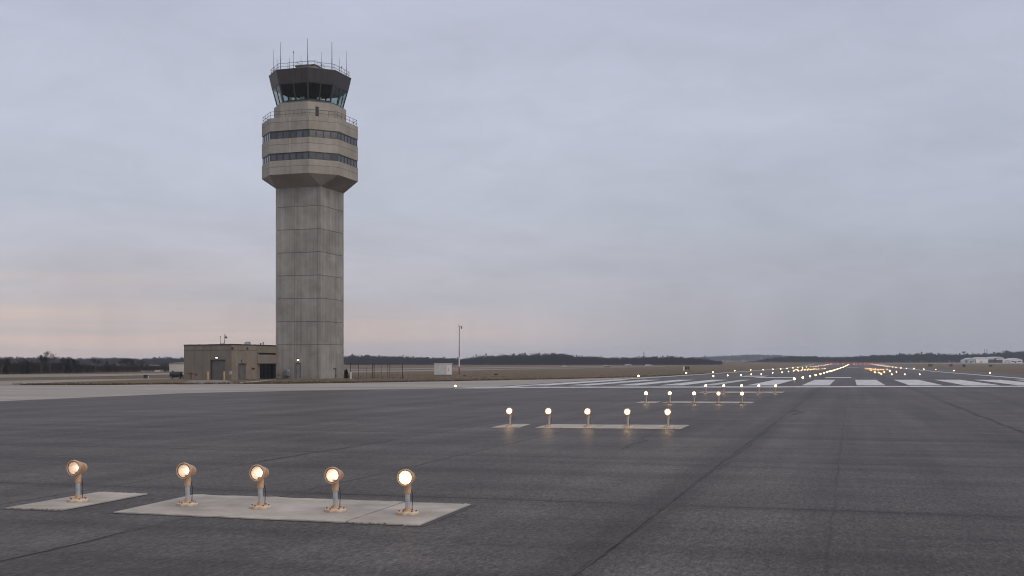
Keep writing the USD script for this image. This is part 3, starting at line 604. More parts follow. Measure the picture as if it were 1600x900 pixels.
# flared underside and the two storeys
BS, BL = 6.17, 6.28
P = octo(BS, BL, 28.97); Q = square(SH + .02, 27.42); order = [0, 1, 1, 2, 2, 3, 3, 0]
flare = MB()
up = np.array([P[i] for i in range(8)]); lowq = np.array([Q[i] for i in order])
sof = []
for i in range(8):
    j = (i + 1) % 8; m_ = MB()
    ins = np.array([0, 0, .6])
    if i % 2 == 0:
        m_.add([lowq[i], lowq[j], up[j], up[i]], [(0, 1, 2, 3)])
    else:
        m_.add([lowq[i], up[j], up[i]], [(0, 1, 2)])
    obj('soffit_panel', m_, M['soffit'], tower)
core = obj('upper_floors', loft([octo(BS - .28, BL - .2, 28.93), octo(BS - .28, BL - .2, 36.85)]), M['joint'], tower)
rows3 = [(28.97, 30.06, 30.93), (32.0, 33.2, 34.03), (35.15, 36.35, 37.02)]
ob = lambda z: octo(BS, BL, z); ib = lambda z: octo(BS - .24, BL - .2, z)
for za, zm, zb in rows3:
    for k in range(8):
        cc = [0, .52, 1] if k % 2 == 0 else [0, 1]
        for z0, z1 in ((za, zm - .018), (zm + .018, zb)):
            for c in range(len(cc) - 1):
                obj('concrete_panel', ring_piece(ob(z0), ib(z0), ob(z1), ib(z1), k, cc[c] + (.003 if c else 0), cc[c + 1] - (.003 if c < len(cc) - 2 else 0)), M['band'], core)
# closing slabs so that the recessed windows have a head and a sill
obj('floor_slab', loft([octo(BS - .23, BL - .2, 28.95), octo(BS - .23, BL - .2, 28.985)]), M['band'], core)
fo, fi = (lambda z: octo(BS - .08, BL - .07, z)), (lambda z: octo(BS - .2, BL - .16, z))
go, gi = (lambda z: octo(BS - .12, BL - .1, z)), (lambda z: octo(BS - .15, BL - .12, z))
for z0, z1 in ((30.93, 32.0), (34.03, 35.15)):
    for k in range(8):
        n = 6 if k % 2 == 0 else 4
        fr = MB(); w = 0.028 if n == 6 else 0.035
        e0, e1 = z0 + .06, z1 - .15
        ring_piece(fo(z0), fi(z0), fo(e0), fi(e0), k, 0, 1, fr); ring_piece(fo(e1), fi(e1), fo(z1), fi(z1), k, 0, 1, fr)
        edges = np.linspace(0, 1, n + 1)
        for q, e in enumerate(edges):
            ring_piece(fo(e0), fi(e0), fo(e1), fi(e1), k, max(0, e - w / 2 * (1.6 if q in (0, n) else 1)), min(1, e + w / 2 * (1.6 if q in (0, n) else 1)), fr)
        wn = obj('window', fr, M['frame'], tower)
        for q in range(n):
            obj('pane', ring_piece(go(e0), gi(e0), go(e1), gi(e1), k, edges[q] + w / 2, edges[q + 1] - w / 2), M['office_glass'], wn)
# deck and its railing
obj('deck', loft([octo(BS - .25, BL - .2, 36.7), octo(BS - .25, BL - .2, 36.8)]), M['band'], tower)
def railing(s, L, z0, h, per, r=0.028, rails=(1.0, 0.5)):
    P = octo(s, L, z0)
    for k in range(8):
        a, b = P[k], P[(k + 1) % 8]; n = per if k % 2 == 0 else max(2, round(per * .62))
        for q in range(n):
            p = a + (b - a) * q / n; obj('railing_post', MB().tube(p, p + (0, 0, h), r, n=6), M['rail'], tower)
        for f in rails: obj('railing_rail', MB().tube(a + (0, 0, h * f), b + (0, 0, h * f), r, n=6), M['rail'], tower)
railing(BS - .15, BL - .12, 37.0, 0.95, 5)
# cab base
cb = octo
obj('cab_base', loft([cb(4.66, 4.36, 36.7), cb(4.66, 4.36, 39.35), cb(4.5, 4.2, 39.6)]), M['joint'], tower)
cbase = [p for p in [tower]][0]
for k in range(8):
    cc = [0, .52, 1] if k % 2 == 0 else [0, 1]
    for z0, z1 in ((36.8, 38.25), (38.28, 39.4)):
        for c in range(len(cc) - 1):
            if k == 1 and z0 < 37:
                mb = MB()
                for t0, t1, y0, y1 in ((0, .3, z0, z1), (.44, 1, z0, z1)): ring_piece(cb(4.72, 4.42, y0), cb(4.66, 4.36, y0), cb(4.72, 4.42, y1), cb(4.66, 4.36, y1), k, t0, t1, mb)
            elif k == 1:
                mb = MB()
                for t0, t1, y0, y1 in ((0, .3, z0, z1), (.44, 1, z0, z1), (.3, .44, 38.75, z1)): ring_piece(cb(4.72, 4.42, y0), cb(4.66, 4.36, y0), cb(4.72, 4.42, y1), cb(4.66, 4.36, y1), k, t0, t1, mb)
            else: mb = ring_piece(cb(4.72, 4.42, z0), cb(4.66, 4.36, z0), cb(4.72, 4.42, z1), cb(4.66, 4.36, z1), k, cc[c] + (.003 if c else 0), cc[c + 1] - (.003 if c < len(cc) - 2 else 0))
            obj('concrete_panel', mb, M['band'], tower)
mb = ring_piece(cb(4.69, 4.39, 36.8), cb(4.66, 4.36, 36.8), cb(4.69, 4.39, 38.75), cb(4.66, 4.36, 38.75), 1, .3, .44)
obj('deck_door', mb, M['interior'], tower)
# cab: glass leaning outward, fascia above
g0, g1, f1 = 39.57, 42.13, 44.0
GO = [cb(4.36, 4.03, g0), cb(4.99, 4.63, g1)]; GI = [cb(4.24, 3.93, g0), cb(4.87, 4.53, g1)]
def lerp(a, b, t): return a + (b - a) * t
for k in range(8):
    fr = MB(); wn_edges = [0, .5, 1]
    for t0, t1 in ((0, .035), (.955, 1)): ring_piece(lerp(*GO, t0), lerp(*GI, t0), lerp(*GO, t1), lerp(*GI, t1), k, 0, 1, fr)
    for q, e in enumerate(wn_edges):
        w = .022 if q == 1 else .036
        ring_piece(lerp(*GO, .035), lerp(*GI, .035), lerp(*GO, .955), lerp(*GI, .955), k, max(0, e - w), min(1, e + w), fr)
    wn = obj('cab_window', fr, M['frame'], tower)
    PO, PI = [lerp(GO[i], GI[i], .4) for i in (0, 1)], [lerp(GO[i], GI[i], .6) for i in (0, 1)]
    for q in (0, 1):
        obj('pane', ring_piece(lerp(*PO, .03), lerp(*PI, .03), lerp(*PO, .96), lerp(*PI, .96), k, (.036, .522)[q], (.478, .964)[q]), M['cab_glass'], wn)
    FO, FI = [cb(5.0, 4.66, g1 - .02), cb(5.38, 5.04, f1)], [cb(4.8, 4.46, g1 - .02), cb(5.18, 4.84, f1)]
    n = 5 if k % 2 == 0 else 4
    for q in range(n):
        obj('fascia_panel', ring_piece(FO[0], FI[0], FO[1], FI[1], k, q / n + (.003 if q else 0), (q + 1) / n - (.003 if q < n - 1 else 0)), M['fascia'], tower)
    obj('roof_trim', ring_piece(cb(5.41, 5.07, f1), cb(5.15, 4.8, f1), cb(5.41, 5.07, f1 + .09), cb(5.15, 4.8, f1 + .09), k), M['rail'], tower)
obj('cab_roof', loft([cb(4.86, 4.5, g1 + .02), cb(5.16, 4.8, f1 - .05), cb(5.16, 4.8, f1 + .02)]), M['interior'], tower)
obj('cab_floor', loft([cb(4.3, 3.98, 39.45), cb(4.3, 3.98, 39.62)]), M['interior'], tower)
con = obj('console', MB(), M['console'], tower) if False else None
mb = MB()
for k in range(8): ring_piece(cb(3.9, 3.6, 39.6), cb(3.1, 2.8, 39.6), cb(3.8, 3.5, 40.0), cb(3.2, 2.9, 40.0), k, .02, .98, mb)
con = obj('console', mb, M['console'], tower)
for k, t_, w in ((0, .12, .1), (0, .36, .12), (0, .62, .08), (0, .74, .07), (1, .45, .1), (1, .6, .08), (7, .3, .2)):
    a = lerp(cb(3.75, 3.45, 40.02)[k], cb(3.75, 3.45, 40.02)[(k + 1) % 8], t_); b = lerp(cb(3.75, 3.45, 40.02)[k], cb(3.75, 3.45, 40.02)[(k + 1) % 8], t_ + w)
    nn = np.array([0, 0, 0.34]); inn = (-a / np.linalg.norm(a[:2]) * .05) * (1, 1, 0)
    obj('monitor', MB().hexa([a, b, b + inn, a + inn], [a + nn, b + nn, b + inn + nn, a + inn + nn]), M['white_paint'], con)
obj('column', MB().box(-.6, -.6, 39.6, .6, .4, 42.2), M['interior'], tower)
# roof: equipment house, railing, antennas
house = obj('equipment_house', loft([square(1.52, 43.9), square(1.52, 45.35)]), M['band'], tower)
obj('cap', loft([square(1.62, 45.35), square(1.62, 45.5)]), M['rail'], house)
Pq = square(1.5, 45.5)
for k in range(4):
    a, b = Pq[k], Pq[(k + 1) % 4]
    for q in range(3): obj('railing_post', MB().tube(lerp(a, b, q / 3), lerp(a, b, q / 3) + (0, 0, .55), .02, n=5), M['rail'], tower)
    obj('railing_rail', MB().tube(a + (0, 0, .55), b + (0, 0, .55), .02, n=5), M['rail'], tower)
railing(5.1, 4.78, 44.05, 0.92, 3)
c_, s_ = math.cos(math.radians(-TR)), math.sin(math.radians(-TR))
def local(x, y): x, y = x - TX, y - TY; return np.array([x * c_ - y * s_, x * s_ + y * c_])
for px, py, d, r, ballz in [(427.5, 77.8, 171.5, .035, 0), (432.9, 91.8, 172, .03, 0), (438.5, 65.8, 166.8, .045, 0), (452, 90.4, 167.6, .035, 0), (458.6, 78, 168.6, .035, 82), (470.4, 88, 171, .025, 0), (480.7, 60, 165.6, .05, 0), (502.3, 81.4, 167.2, .035, 0), (518.6, 65.8, 166.6, .05, 0), (530.3, 90, 171, .03, 0), (533.8, 104, 171, .03, 104.8), (541.7, 80, 171.5, .035, 0)]:
    q = local(X(px, d), d); zt = Z(py, d)
    m_ = MB().tube((*q, 43.95), (*q, 43.95 + (zt - 43.95) * .45), r * 1.25, n=7).tube((*q, 43.95 + (zt - 43.95) * .45), (*q, zt), r, r * .6, n=7)
    if ballz: m_.ball((*q, Z(ballz, d)), .09, 1, (1, 1, 1.3))
    obj('whip_antenna', m_, M['antenna'], tower)

# utility cabinets beside the tower door
wx = lambda t_: -SH + 2 * SH * t_
q = np.array([wx(.28), -SH - .42]); cr, sr_ = math.cos(math.radians(TR)), math.sin(math.radians(TR))
ux, uy = TX + q[0] * cr - q[1] * sr_, TY + q[0] * sr_ + q[1] * cr
ub = thing('utility_cabinet', 'grey electrical cabinet with conduit against the tower wall, left of its lit door', 'electrical cabinet', (ux, uy, 0), TR)
obj('cabinet_box', MB().box(-.45, -.15, .5, .0, .15, 1.25), M['grey_paint'], ub); obj('cabinet_box', MB().box(.04, -.2, .45, .45, .18, 1.05), M['grey_paint'], ub)
obj('meter', MB().lathe([(0, .12), (.1, .12), (.12, 0)][::-1], (-.22, -.15, .95), (0, -1, 0), 12), M['antenna'], ub)
obj('hood', MB().box(.1, -.12, 1.05, .4, .12, 1.32), M['roof_unit'], ub)
for x in (-.35, -.1, .12, .38): obj('leg', MB().box(x - .03, -.03, 0, x + .03, .03, .52), M['rail'], ub)

# ------------------------------------------------------------------ low service building
bh = thing('service_building', 'low flat roofed tan service building with roller door joined to the tower', 'building', (0, 0, 0))
dL, dM, dR = 163.0, 157.0, 162.0
pL, pM, pR = np.array([X(287.5, dL), dL]), np.array([X(362, dM), dM]), np.array([X(401.5, dR), dR])
pE = np.array([X(431.6, 168), 168.0])
ZR = Z(538.9, 157)
def wall(p0, p1, t0, t1, z0, z1, thick=.25, off=0.0, mb=None):
    d_ = (p1 - p0); n_ = np.array([d_[1], -d_[0]]) / np.linalg.norm(d_)       # outward (towards the camera)
    if n_[1] > 0: n_ = -n_
    a, b = p0 + d_ * t0 + n_ * off, p0 + d_ * t1 + n_ * off
    q_ = [a, b, b - n_ * thick, a - n_ * thick]
    return (mb or MB()).hexa([(*p, z0) for p in q_], [(*p, z1) for p in q_])
back = 178.0
obj('rear_block', MB().prism([pL + (.3, .35), pM + (0, .35), pR + (-.3, .35), pR + (-.3, 2.4), pE + (-.05, 3.4), (pE[0] - .05, back), (X(287.5, dL) + .3, back)], 0, ZR - .12), M['bwall'], bh)
def tpx(p0, p1, px):          # parameter along a wall for a column of the photograph
    k_ = (px - CX) / F
    d_ = p1 - p0
    return float((k_ * p0[1] - p0[0]) / (d_[0] - k_ * d_[1]))
gt = .002
zband = Z(547, 158)
def panel(p0, p1, x0, x1, z0, z1, mat='bwall', thick=.25, off=0.0, name='wall_panel', par=bh):
    return obj(name, wall(p0, p1, tpx(p0, p1, x0) + gt, tpx(p0, p1, x1) - gt, z0, z1, thick, off), M[mat], par)
for p0, p1, segs in ((pL, pM, [(287.5, 304, 0), (304, 316, 0), (316, 329.4, 0), (329.4, 351.6, 562.8), (351.6, 362, 0)]), (pM, pR, [(362, 373, 0), (373, 384, 568.5), (384, 401.5, 0)])):
    for x0, x1, top in segs:
        z0 = Z(top, 159) if top else -.05
        panel(p0, p1, x0, x1, z0, zband - .02); panel(p0, p1, x0, x1, zband + .02, ZR)
    obj('roof_coping', wall(p0, p1, -.003, 1.003, ZR, ZR + .14, .4, .05), M['coping'], bh)
panel(pR, pE, 401.5, 431.2, Z(551.3, 164.5), ZR); obj('roof_coping', wall(pR, pE, 0, 1, ZR, ZR + .14, .4, .05), M['coping'], bh)
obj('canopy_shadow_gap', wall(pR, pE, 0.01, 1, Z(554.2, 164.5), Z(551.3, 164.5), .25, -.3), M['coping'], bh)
obj('canopy', wall(pR, pE, 0.01, 1, Z(568, 164.5), Z(554.2, 164.5), 2.0, .12), M['bfascia'], bh)
ent = obj('glazed_entrance', wall(pR, pE, 0, 1, 0, Z(568, 164.5), .05, -.62), M['interior'], bh)
for q in range(6):
    t_ = q / 5; obj('mullion', wall(pR, pE, max(0, t_ - .012), min(1, t_ + .012), 0, Z(568, 164.5), .1, -.42), M['frame'], ent)
for q in range(5): obj('pane', wall(pR, pE, q / 5 + .012, (q + 1) / 5 - .012, .1, Z(568, 164.5), .02, -.46), M['entry_glass'], ent)
# end walls left and right of the recess
n_ = MB().prism([pL, pL + (.25, .0), (X(287.5, dL) + .28, back), (X(287.5, dL), back)], 0, ZR); obj('wall_panel', n_, M['bwall'], bh)
obj('wall_panel', MB().box(pR[0] - .25, pR[1], 0, pR[0] - .003, pR[1] + 2.4, Z(551.3, 164.5)), M['bwall'], bh)
obj('roof', MB().prism([pL + (.2, .2), pM + (0, .2), pR + (0, .2), pE + (-.05, .2), (pE[0] - .05, back), (X(287.5, dL) + .2, back)], ZR - .1, ZR - .02), M['joint'], bh)
# roller door of horizontal slats
z0, z1 = 0.02, Z(563.2, 159)
rd = obj('roller_door', wall(pL, pM, tpx(pL, pM, 329.4), tpx(pL, pM, 351.6), z0, z1 + .1, .03, -.17), M['brown_door'], bh)
ns = 11
for q in range(ns):
    obj('slat', wall(pL, pM, tpx(pL, pM, 330.3), tpx(pL, pM, 350.7), z0 + (z1 - z0) * q / ns + .008, z0 + (z1 - z0) * (q + 1) / ns - .008, .04, -.12), M['brown_door'], rd)
obj('door_frame', wall(pL, pM, tpx(pL, pM, 328.6), tpx(pL, pM, 352.4), z1, z1 + .12, .1, .04, wall(pL, pM, tpx(pL, pM, 328.9), tpx(pL, pM, 329.9), 0, z1, .1, .03)), M['coping'], rd)
z1 = Z(569, 159.3)
bd = obj('door', wall(pM, pR, tpx(pM, pR, 373), tpx(pM, pR, 384), 0.02, z1 + .05, .05, -.12), M['brown_door'], bh)
obj('door_frame', wall(pM, pR, tpx(pM, pR, 372.4), tpx(pM, pR, 384.8), z1, z1 + .1, .2, .04, wall(pM, pR, tpx(pM, pR, 372.6), tpx(pM, pR, 373.3), 0, z1, .2, .03)), M['coping'], bd)
obj('handle', wall(pM, pR, tpx(pM, pR, 382.3), tpx(pM, pR, 382.9), .95, 1.1, .05, -.05), M['rail'], bd)
obj('panel_door', wall(pM, pR, tpx(pM, pR, 393.4), tpx(pM, pR, 399), .05, Z(576.5, 161.5), .06, .05), M['bwall'], bh)
obj('panel_hood', wall(pM, pR, tpx(pM, pR, 393.2), tpx(pM, pR, 396.6), Z(576.5, 161.5), Z(574.6, 161.5), .25, .18), M['coping'], bh)
sg_ = obj('wall_sign', wall(pL, pM, tpx(pL, pM, 358.8), tpx(pL, pM, 362.2), Z(585, 157.2), Z(579.8, 157.2), .03, .035), M['white_paint'], bh)
for k in range(3): obj('sign_line', wall(pL, pM, tpx(pL, pM, 359.6), tpx(pL, pM, 361.4 - .4 * (k % 2)), Z(583.6 - k * 1.2, 157.2), Z(583.1 - k * 1.2, 157.2), .01, .042), M['console'], sg_)
wl = obj('wall_lamp', wall(pL, pM, tpx(pL, pM, 336.8), tpx(pL, pM, 341.2), Z(560.2, 159.3), Z(557.2, 159.3), .3, .05), M['black'], bh)
obj('lamp_globe', wall(pL, pM, tpx(pL, pM, 337.6), tpx(pL, pM, 340.6), Z(559.9, 159.3), Z(557.9, 159.3), .06, .09), emit('garage_lamp_glow', (1, .82, .6), 2.2), wl)
wl = obj('wall_lamp', wall(pM, pR, tpx(pM, pR, 377.2), tpx(pM, pR, 379.8), Z(565.8, 159.3), Z(562.4, 159.3), .3, .06), M['black'], bh)
obj('lamp_globe', wall(pM, pR, tpx(pM, pR, 378), tpx(pM, pR, 379.6), Z(564.9, 159.3), Z(563.4, 159.3), .06, .1), M['white_paint'], wl)
for px in (362.8, 386): obj('scupper', wall(pM, pR, tpx(pM, pR, px - .6 if px > 363 else 362.05), tpx(pM, pR, px + .9), Z(545.4, 155), Z(542.2, 158), .2, .12), M['coping'], bh)
# things on the roof
def roofz(px, py, d): return (X(px, d), d, Z(py, d))
r1 = thing('roof_mast', 'slim antenna mast with brackets on the low building roof, left of the vents', 'antenna mast', (X(351.2, 162), 162, ZR - .03))
obj('pole', MB().tube((0, 0, 0), (0, 0, Z(521, 162) - ZR), .05, .03, 7), M['antenna'], r1)
obj('bracket', MB().box(.05, -.06, 1.02, .32, .06, 1.3).box(0, -.03, 1.1, .1, .03, 1.15), M['antenna'], r1)
obj('bracket', MB().box(.03, -.05, 1.33, .22, .05, 1.41), M['antenna'], r1)
obj('stay', MB().tube((-.55, 0, .35), (.0, 0, .4), .025, n=5).tube((-.4, 0, 0), (-.4, 0, .38), .025, n=5).tube((-.1, 0, .25), (-.3, 0, .25), .05, n=6), M['antenna'], r1)
r1 = thing('roof_sensor', 'short thin sensor pole on the low building roof beside the taller mast', 'sensor pole', (X(344.4, 162), 162, ZR - .03))
obj('pole', MB().tube((0, 0, 0), (0, 0, Z(525.5, 162) - ZR), .03, n=6), M['antenna'], r1)
obj('base', MB().tube((0, 0, 0), (0, 0, .38), .06, n=7), M['antenna'], r1)
obj('cup', MB().ball((0, 0, Z(525.5, 162) - ZR), .07, 1).box(-.1, -.02, Z(525.5, 162) - ZR - .08, .05, .02, Z(525.5, 162) - ZR - .04), M['antenna'], r1)
r1 = thing('roof_unit', 'grey blue ventilation unit on the low building roof', 'roof unit', (X(386.5, 164), 164, ZR - .05))
obj('casing', MB().box(-.36, -.35, 0, .4, .35, .48), M['roof_unit'], r1); obj('cowl', MB().lathe([(.26, .48), (.27, .6), (.0, .64)], (-.05, 0, 0), n=12), M['roof_unit'], r1); obj('duct', MB().box(.22, -.2, .48, .38, .2, .62), M['grey_paint'], r1)
for px, hh in ((407.2, .38), (411.3, .5)):
    r1 = thing('roof_vent', 'shorter left vent pipe of the pair on the roof by the tower' if px < 409 else 'taller right vent pipe of the pair on the roof by the tower', 'roof vent', (X(px, 168), 168, ZR - .04))
    obj('pipe', MB().tube((0, 0, 0), (0, 0, hh), .07, n=8), M['antenna'], r1); obj('cap', MB().lathe([(.13, hh), (.13, hh + .08), (0, hh + .12)], n=8), M['antenna'], r1)
# in front of the building
for px, lab in ((325, 'yellow bollard left of the roller door'), (350.2, 'yellow bollard right of the roller door')):
    dd = 157.0; b = thing('bollard', lab, 'bollard', (X(px, dd), dd, 0), 0, 'yellow bollards at the roller door')
    obj('post', MB().lathe([(.085, 0), (.085, 1.05), (.06, 1.11), (0, 1.13)], n=12), M['yellow'], b, smooth=35); obj('footing', MB().lathe([(.16, 0), (.16, .05), (.08, .06)], n=12), M['apron'], b)
dd = 158.5
b = thing('fire_monitor', 'rust red pipe stand with a long crossbar in front of the tan building', 'pipe stand', (X(298.3, dd), dd, 0))
obj('post', MB().lathe([(.12, 0), (.09, .05), (.09, .78)], n=10), M['rust_red'], b); obj('crossbar', MB().tube((-.5, 0, .8), (.9, .05, .78), .07, n=8), M['rust_red'], b)
obj('valve', MB().lathe([(.0, .0), (.16, .0), (.16, .06), (0, .06)], (0, 0, .88), n=10).tube((0, 0, .8), (0, 0, .9), .03), M['rust_red'], b); obj('valve', MB().lathe([(0, 0), (.13, 0), (.13, .05), (0, .05)], (.82, -.1, .62), (0, -1, 0), 10), M['rust_red'], b)
obj('nozzle', MB().tube((.55, 0, .78), (.75, -.1, .5), .07, n=8), M['rust_red'], b)
dd = 168
b = thing('fuel_tank', 'dark horizontal storage tank lying in the grass at the left end of the tan building', 'storage tank', (X(275.5, dd), dd, 0))
L_ = X(285.5, dd) - X(265, dd)
obj('tank', MB().lathe([(0, 0), (.3, .03), (.42, .14), (.42, L_ - .24), (.3, L_ - .13), (0, L_ - .1)], (-L_ / 2, 0, .62), (1, 0, 0), 20), M['dark_green'], b, smooth=40)
for x in (-.6, .55): obj('saddle', MB().box(x - .08, -.35, 0, x + .08, .35, .35), M['console'], b)
obj('filler_cap', MB().lathe([(.12, 0), (.12, .15), (0, .17)], (-.5, 0, 1.0), n=10), M['dark_green'], b)
obj('valve_post', MB().box(L_ / 2 - .05, -.05, 0, L_ / 2 + .05, .05, .55), M['rust_red'], b)
dd = 172
b = thing('utility_box', 'small dark box with a pale stub beside it in the grass, left of the tank', 'utility box', (X(227.6, dd), dd, 0))
obj('box_body', MB().box(-.24, -.2, 0, .22, .2, .42), M['dark_green'], b); obj('lid', MB().box(-.27, -.23, .42, .25, .23, .5), M['dark_green'], b); obj('stub', MB().tube((.42, 0, 0), (.42, 0, .3), .05), M['pvc_white'], b)

# ------------------------------------------------------------------ fence, shrub, shelter, mast
fd = 170.0
fence = thing('mesh_fence', 'dark wire mesh fence with thick posts in the grass right of the tower', 'fence', (0, fd, 0))
zt = 2.15
for px, h_, r in ((547.6, 2.35, .075), (560.3, 2.3, .05), (572.3, 1.75, .035), (582.3, 2.25, .07), (584.6, 2.25, .07), (596, 1.9, .025), (605.6, 2.15, .04), (608.4, 2.3, .05), (629, 2.2, .075)):
    obj('post', MB().tube((X(px, fd), 0, 0), (X(px, fd), 0, h_), r * .7, n=7), M['frame'], fence)
for za, a, b in ((zt, 538, 629), (.22, 549, 629), (1.45, 560, 583)):
    obj('rail', MB().tube((X(a, fd), 0, za), (X(b, fd), 0, za), .016, n=5), M['frame'], fence)
obj('brace', MB().tube((X(629, fd), 0, .9), (X(630.5, fd), -.1, 0), .045, n=5), M['frame'], fence)
mb = MB(); x0, x1 = X(548, fd), X(629, fd)
for k in range(int((x1 - x0) / .24)): mb.tube((x0 + k * .24, .03, .1), (x0 + k * .24, .03, zt), .005, n=3, cap=False)
for k in range(9): mb.tube((x0, .03, .15 + k * .25), (x1, .03, .15 + k * .25), .005, n=3, cap=False)
tag(obj('wire_mesh', mb, M['frame'], fence), kind='stuff')
b = thing('marker_post', 'short white post at the left end of the mesh fence', 'post', (X(548.2, 166), 166, 0)); obj('tube', MB().lathe([(.075, 0), (.075, .85), (0, .9)], n=10), M['pvc_white'], b); obj('cap', MB().lathe([(.09, .84), (.09, .92), (0, .95)], n=10), M['pvc_white'], b)

def leaf_cloud(c, r, n, size, seed, flat_=1.0):
    g_ = np.random.default_rng(seed); mb = MB(); V, Fc = [], []
    d_ = g_.normal(size=(n, 3)); d_ /= np.linalg.norm(d_, axis=1)[:, None]
    pts = d_ * (g_.random(n) ** .4)[:, None] * np.asarray(r) + np.asarray(c)
    u = g_.normal(size=(n, 3)); u /= np.linalg.norm(u, axis=1)[:, None]; w = np.cross(u, g_.normal(size=(n, 3))); w /= np.linalg.norm(w, axis=1)[:, None]
    s_ = size * (.6 + .8 * g_.random(n))[:, None]
    V = np.stack([pts - u * s_, pts + w * s_ * .6, pts + u * s_, pts - w * s_ * .6], 1).reshape(-1, 3)
    Fc = np.arange(4 * n).reshape(-1, 4)
    return mb.add(V, Fc)
def leafy(name, c1, c2):
    return usdkit.material(stage, '/World/Looks/' + name, {'oi': ('geometry', {}), 'r': ('rgb_ramp', {'ramp': [(0, c1), (1, c2)]}), 'd': ('principled_bsdf', {'roughness': .8, 'specular_ior_level': .15})}, [('oi.random_per_island', 'r.fac'), ('r.color', 'd.base_color')], surface='d.BSDF')
M['evergreen'] = leafy('evergreen_leaves', (0.010, 0.016, 0.012), (0.032, 0.042, 0.03))
M['shrub'] = leafy('shrub_leaves', (0.008, 0.013, 0.009), (0.03, 0.042, 0.024))
M['straw'] = leafy('dry_straw', (0.075, 0.055, 0.033), (0.19, 0.15, 0.095))
M['bark'] = surf('grey_bark', (0.035, 0.028, 0.025), (0.07, 0.057, 0.05), 3.0, 0.9)
M['twig'] = leafy('winter_twigs', (0.03, 0.024, 0.023), (0.075, 0.058, 0.052))
M['brush'] = leafy('dry_brush', (0.035, 0.027, 0.022), (0.10, 0.075, 0.058))
M['wood_far'] = leafy('distant_wood', (0.018, 0.0175, 0.0195), (0.048, 0.0435, 0.0435))
sd = 169.0
b = thing('shrub', 'dark evergreen shrub at the right foot of the tower', 'shrub', (X(540.8, sd), sd, 0))
fb = MB()
for c_x, c_z, r_x, r_z in ((-.12, .35, .26, .35), (.2, .3, .22, .3), (.02, .75, .22, .42), (-.16, .95, .13, .3), (.14, .85, .14, .34), (.05, 1.15, .1, .26)):
    fb.add(*leaf_cloud((c_x, 0, c_z), (r_x, .24, r_z), 240, .06, int(100 + 50 * c_x + 30 * c_z)).arrays())
obj('foliage', fb, M['shrub'], b); obj('stem', MB().tube((0, 0, 0), (0, 0, .5), .04, .02, 6), M['bark'], b)

cd = 3640 / 16.6
b = thing('equipment_shelter', 'white metal equipment shelter with a flat lid standing in the grass', 'equipment shelter', (X(692, cd), cd, 0))
xa, xb, xc = X(678.6, cd) - X(692, cd), X(697.2, cd) - X(692, cd), X(706, cd) - X(692, cd); hz = Z(568.2, cd)
obj('body', MB().box(xa, 0, .12, xc - .05, 1.7, hz), M['white_paint'], b)
nw = 5
for k in range(nw): obj('wall_panel', MB().box(xa + (xb - xa) * k / nw + .012, -.025, .14, xa + (xb - xa) * (k + 1) / nw - .012, .01, hz - .02), M['white_paint'], b)
obj('door', MB().box(xb + .08, -.05, .16, xb + .5, .01, hz - .25), M['mast_white'], b); obj('door', MB().box(xb + .54, -.05, .16, xc - .1, .01, hz - .25), M['mast_white'], b)
obj('handle', MB().box(xb + .36, -.09, .85, xb + .44, -.04, 1.25), M['antenna'], b)
obj('roof', MB().box(xa - .08, -.12, hz, xc + .1, 1.8, hz + .12), M['white_paint'], b); obj('skid', MB().box(xa, -.02, 0, xc - .05, 1.7, .12), M['console'], b)

md = 3640 / 17.8
b = thing('camera_mast', 'tall slim red and white banded mast with a camera on top', 'mast', (X(717.6, md), md, 0))
bands = [(588, 573, 'red', .135), (573, 558, 'mast_white', .11), (558, 543, 'red', .09), (543, 537, 'antenna', .075), (537, 530, 'rust_red', .07), (530, 525, 'grey_paint', .065), (525, 510.5, 'rust_red', .06)]
for y0, y1, m_, r in bands: obj('mast_section', MB().tube((0, 0, max(0, Z(y0, md))), (0, 0, Z(y1, md)), r, r * .92, 10), M[m_], b)
zt = Z(510, md)
obj('crossarm', MB().box(-.18, -.04, zt, .45, .04, zt + .09), M['rust_red'], b)
obj('camera', MB().ball((.38, 0, zt - .27), .13, 2, (1, 1, 1.2)).tube((.38, 0, zt - .2), (.38, 0, zt + .05), .05), M['black'], b)
obj('whip_antenna', MB().tube((-.16, 0, zt), (-.24, 0, Z(504, md)), .022, .012, 5), M['rust_red'], b)
obj('base', MB().lathe([(.3, 0), (.3, .06), (.15, .12)], n=10), M['apron'], b)

p = at(711.3, 606.5)
b = thing('guard_light', 'small boxy ground light with a white glow on the apron edge by the threshold line', 'ground light', tuple(p), -8)
obj('housing', MB().box(-.17, -.05, .04, .17, .12, .36).box(-.19, -.08, .34, .19, .13, .38), M['flange'], b); obj('foot', MB().box(-.12, -.02, 0, .12, .08, .05), M['antenna'], b)
obj('lens', MB().lathe([(.085, .0), (.05, .035), (0, .045)], (.03, -.05, .19), (0, -1, 0), 14), emit('guard_lens', (1, .9, .82), 14), b)
for px, py, w, h_, lab in ((775, 586.2, .3, .22, 'larger of two small dark junction boxes in the grass right of the mast'), (725.5, 588, .16, .14, 'smaller of two dark junction boxes in the grass near the mast foot')):
    p = at(px, py); b = thing('junction_box', lab, 'junction box', tuple(p))
    obj('box_body', MB().box(-w, -.2, 0, w, .2, h_), M['rust_red' if w < .2 else 'black'], b); obj('lid', MB().box(-w - .04, -.24, h_, w + .04, .24, h_ + .06), M['black'], b)

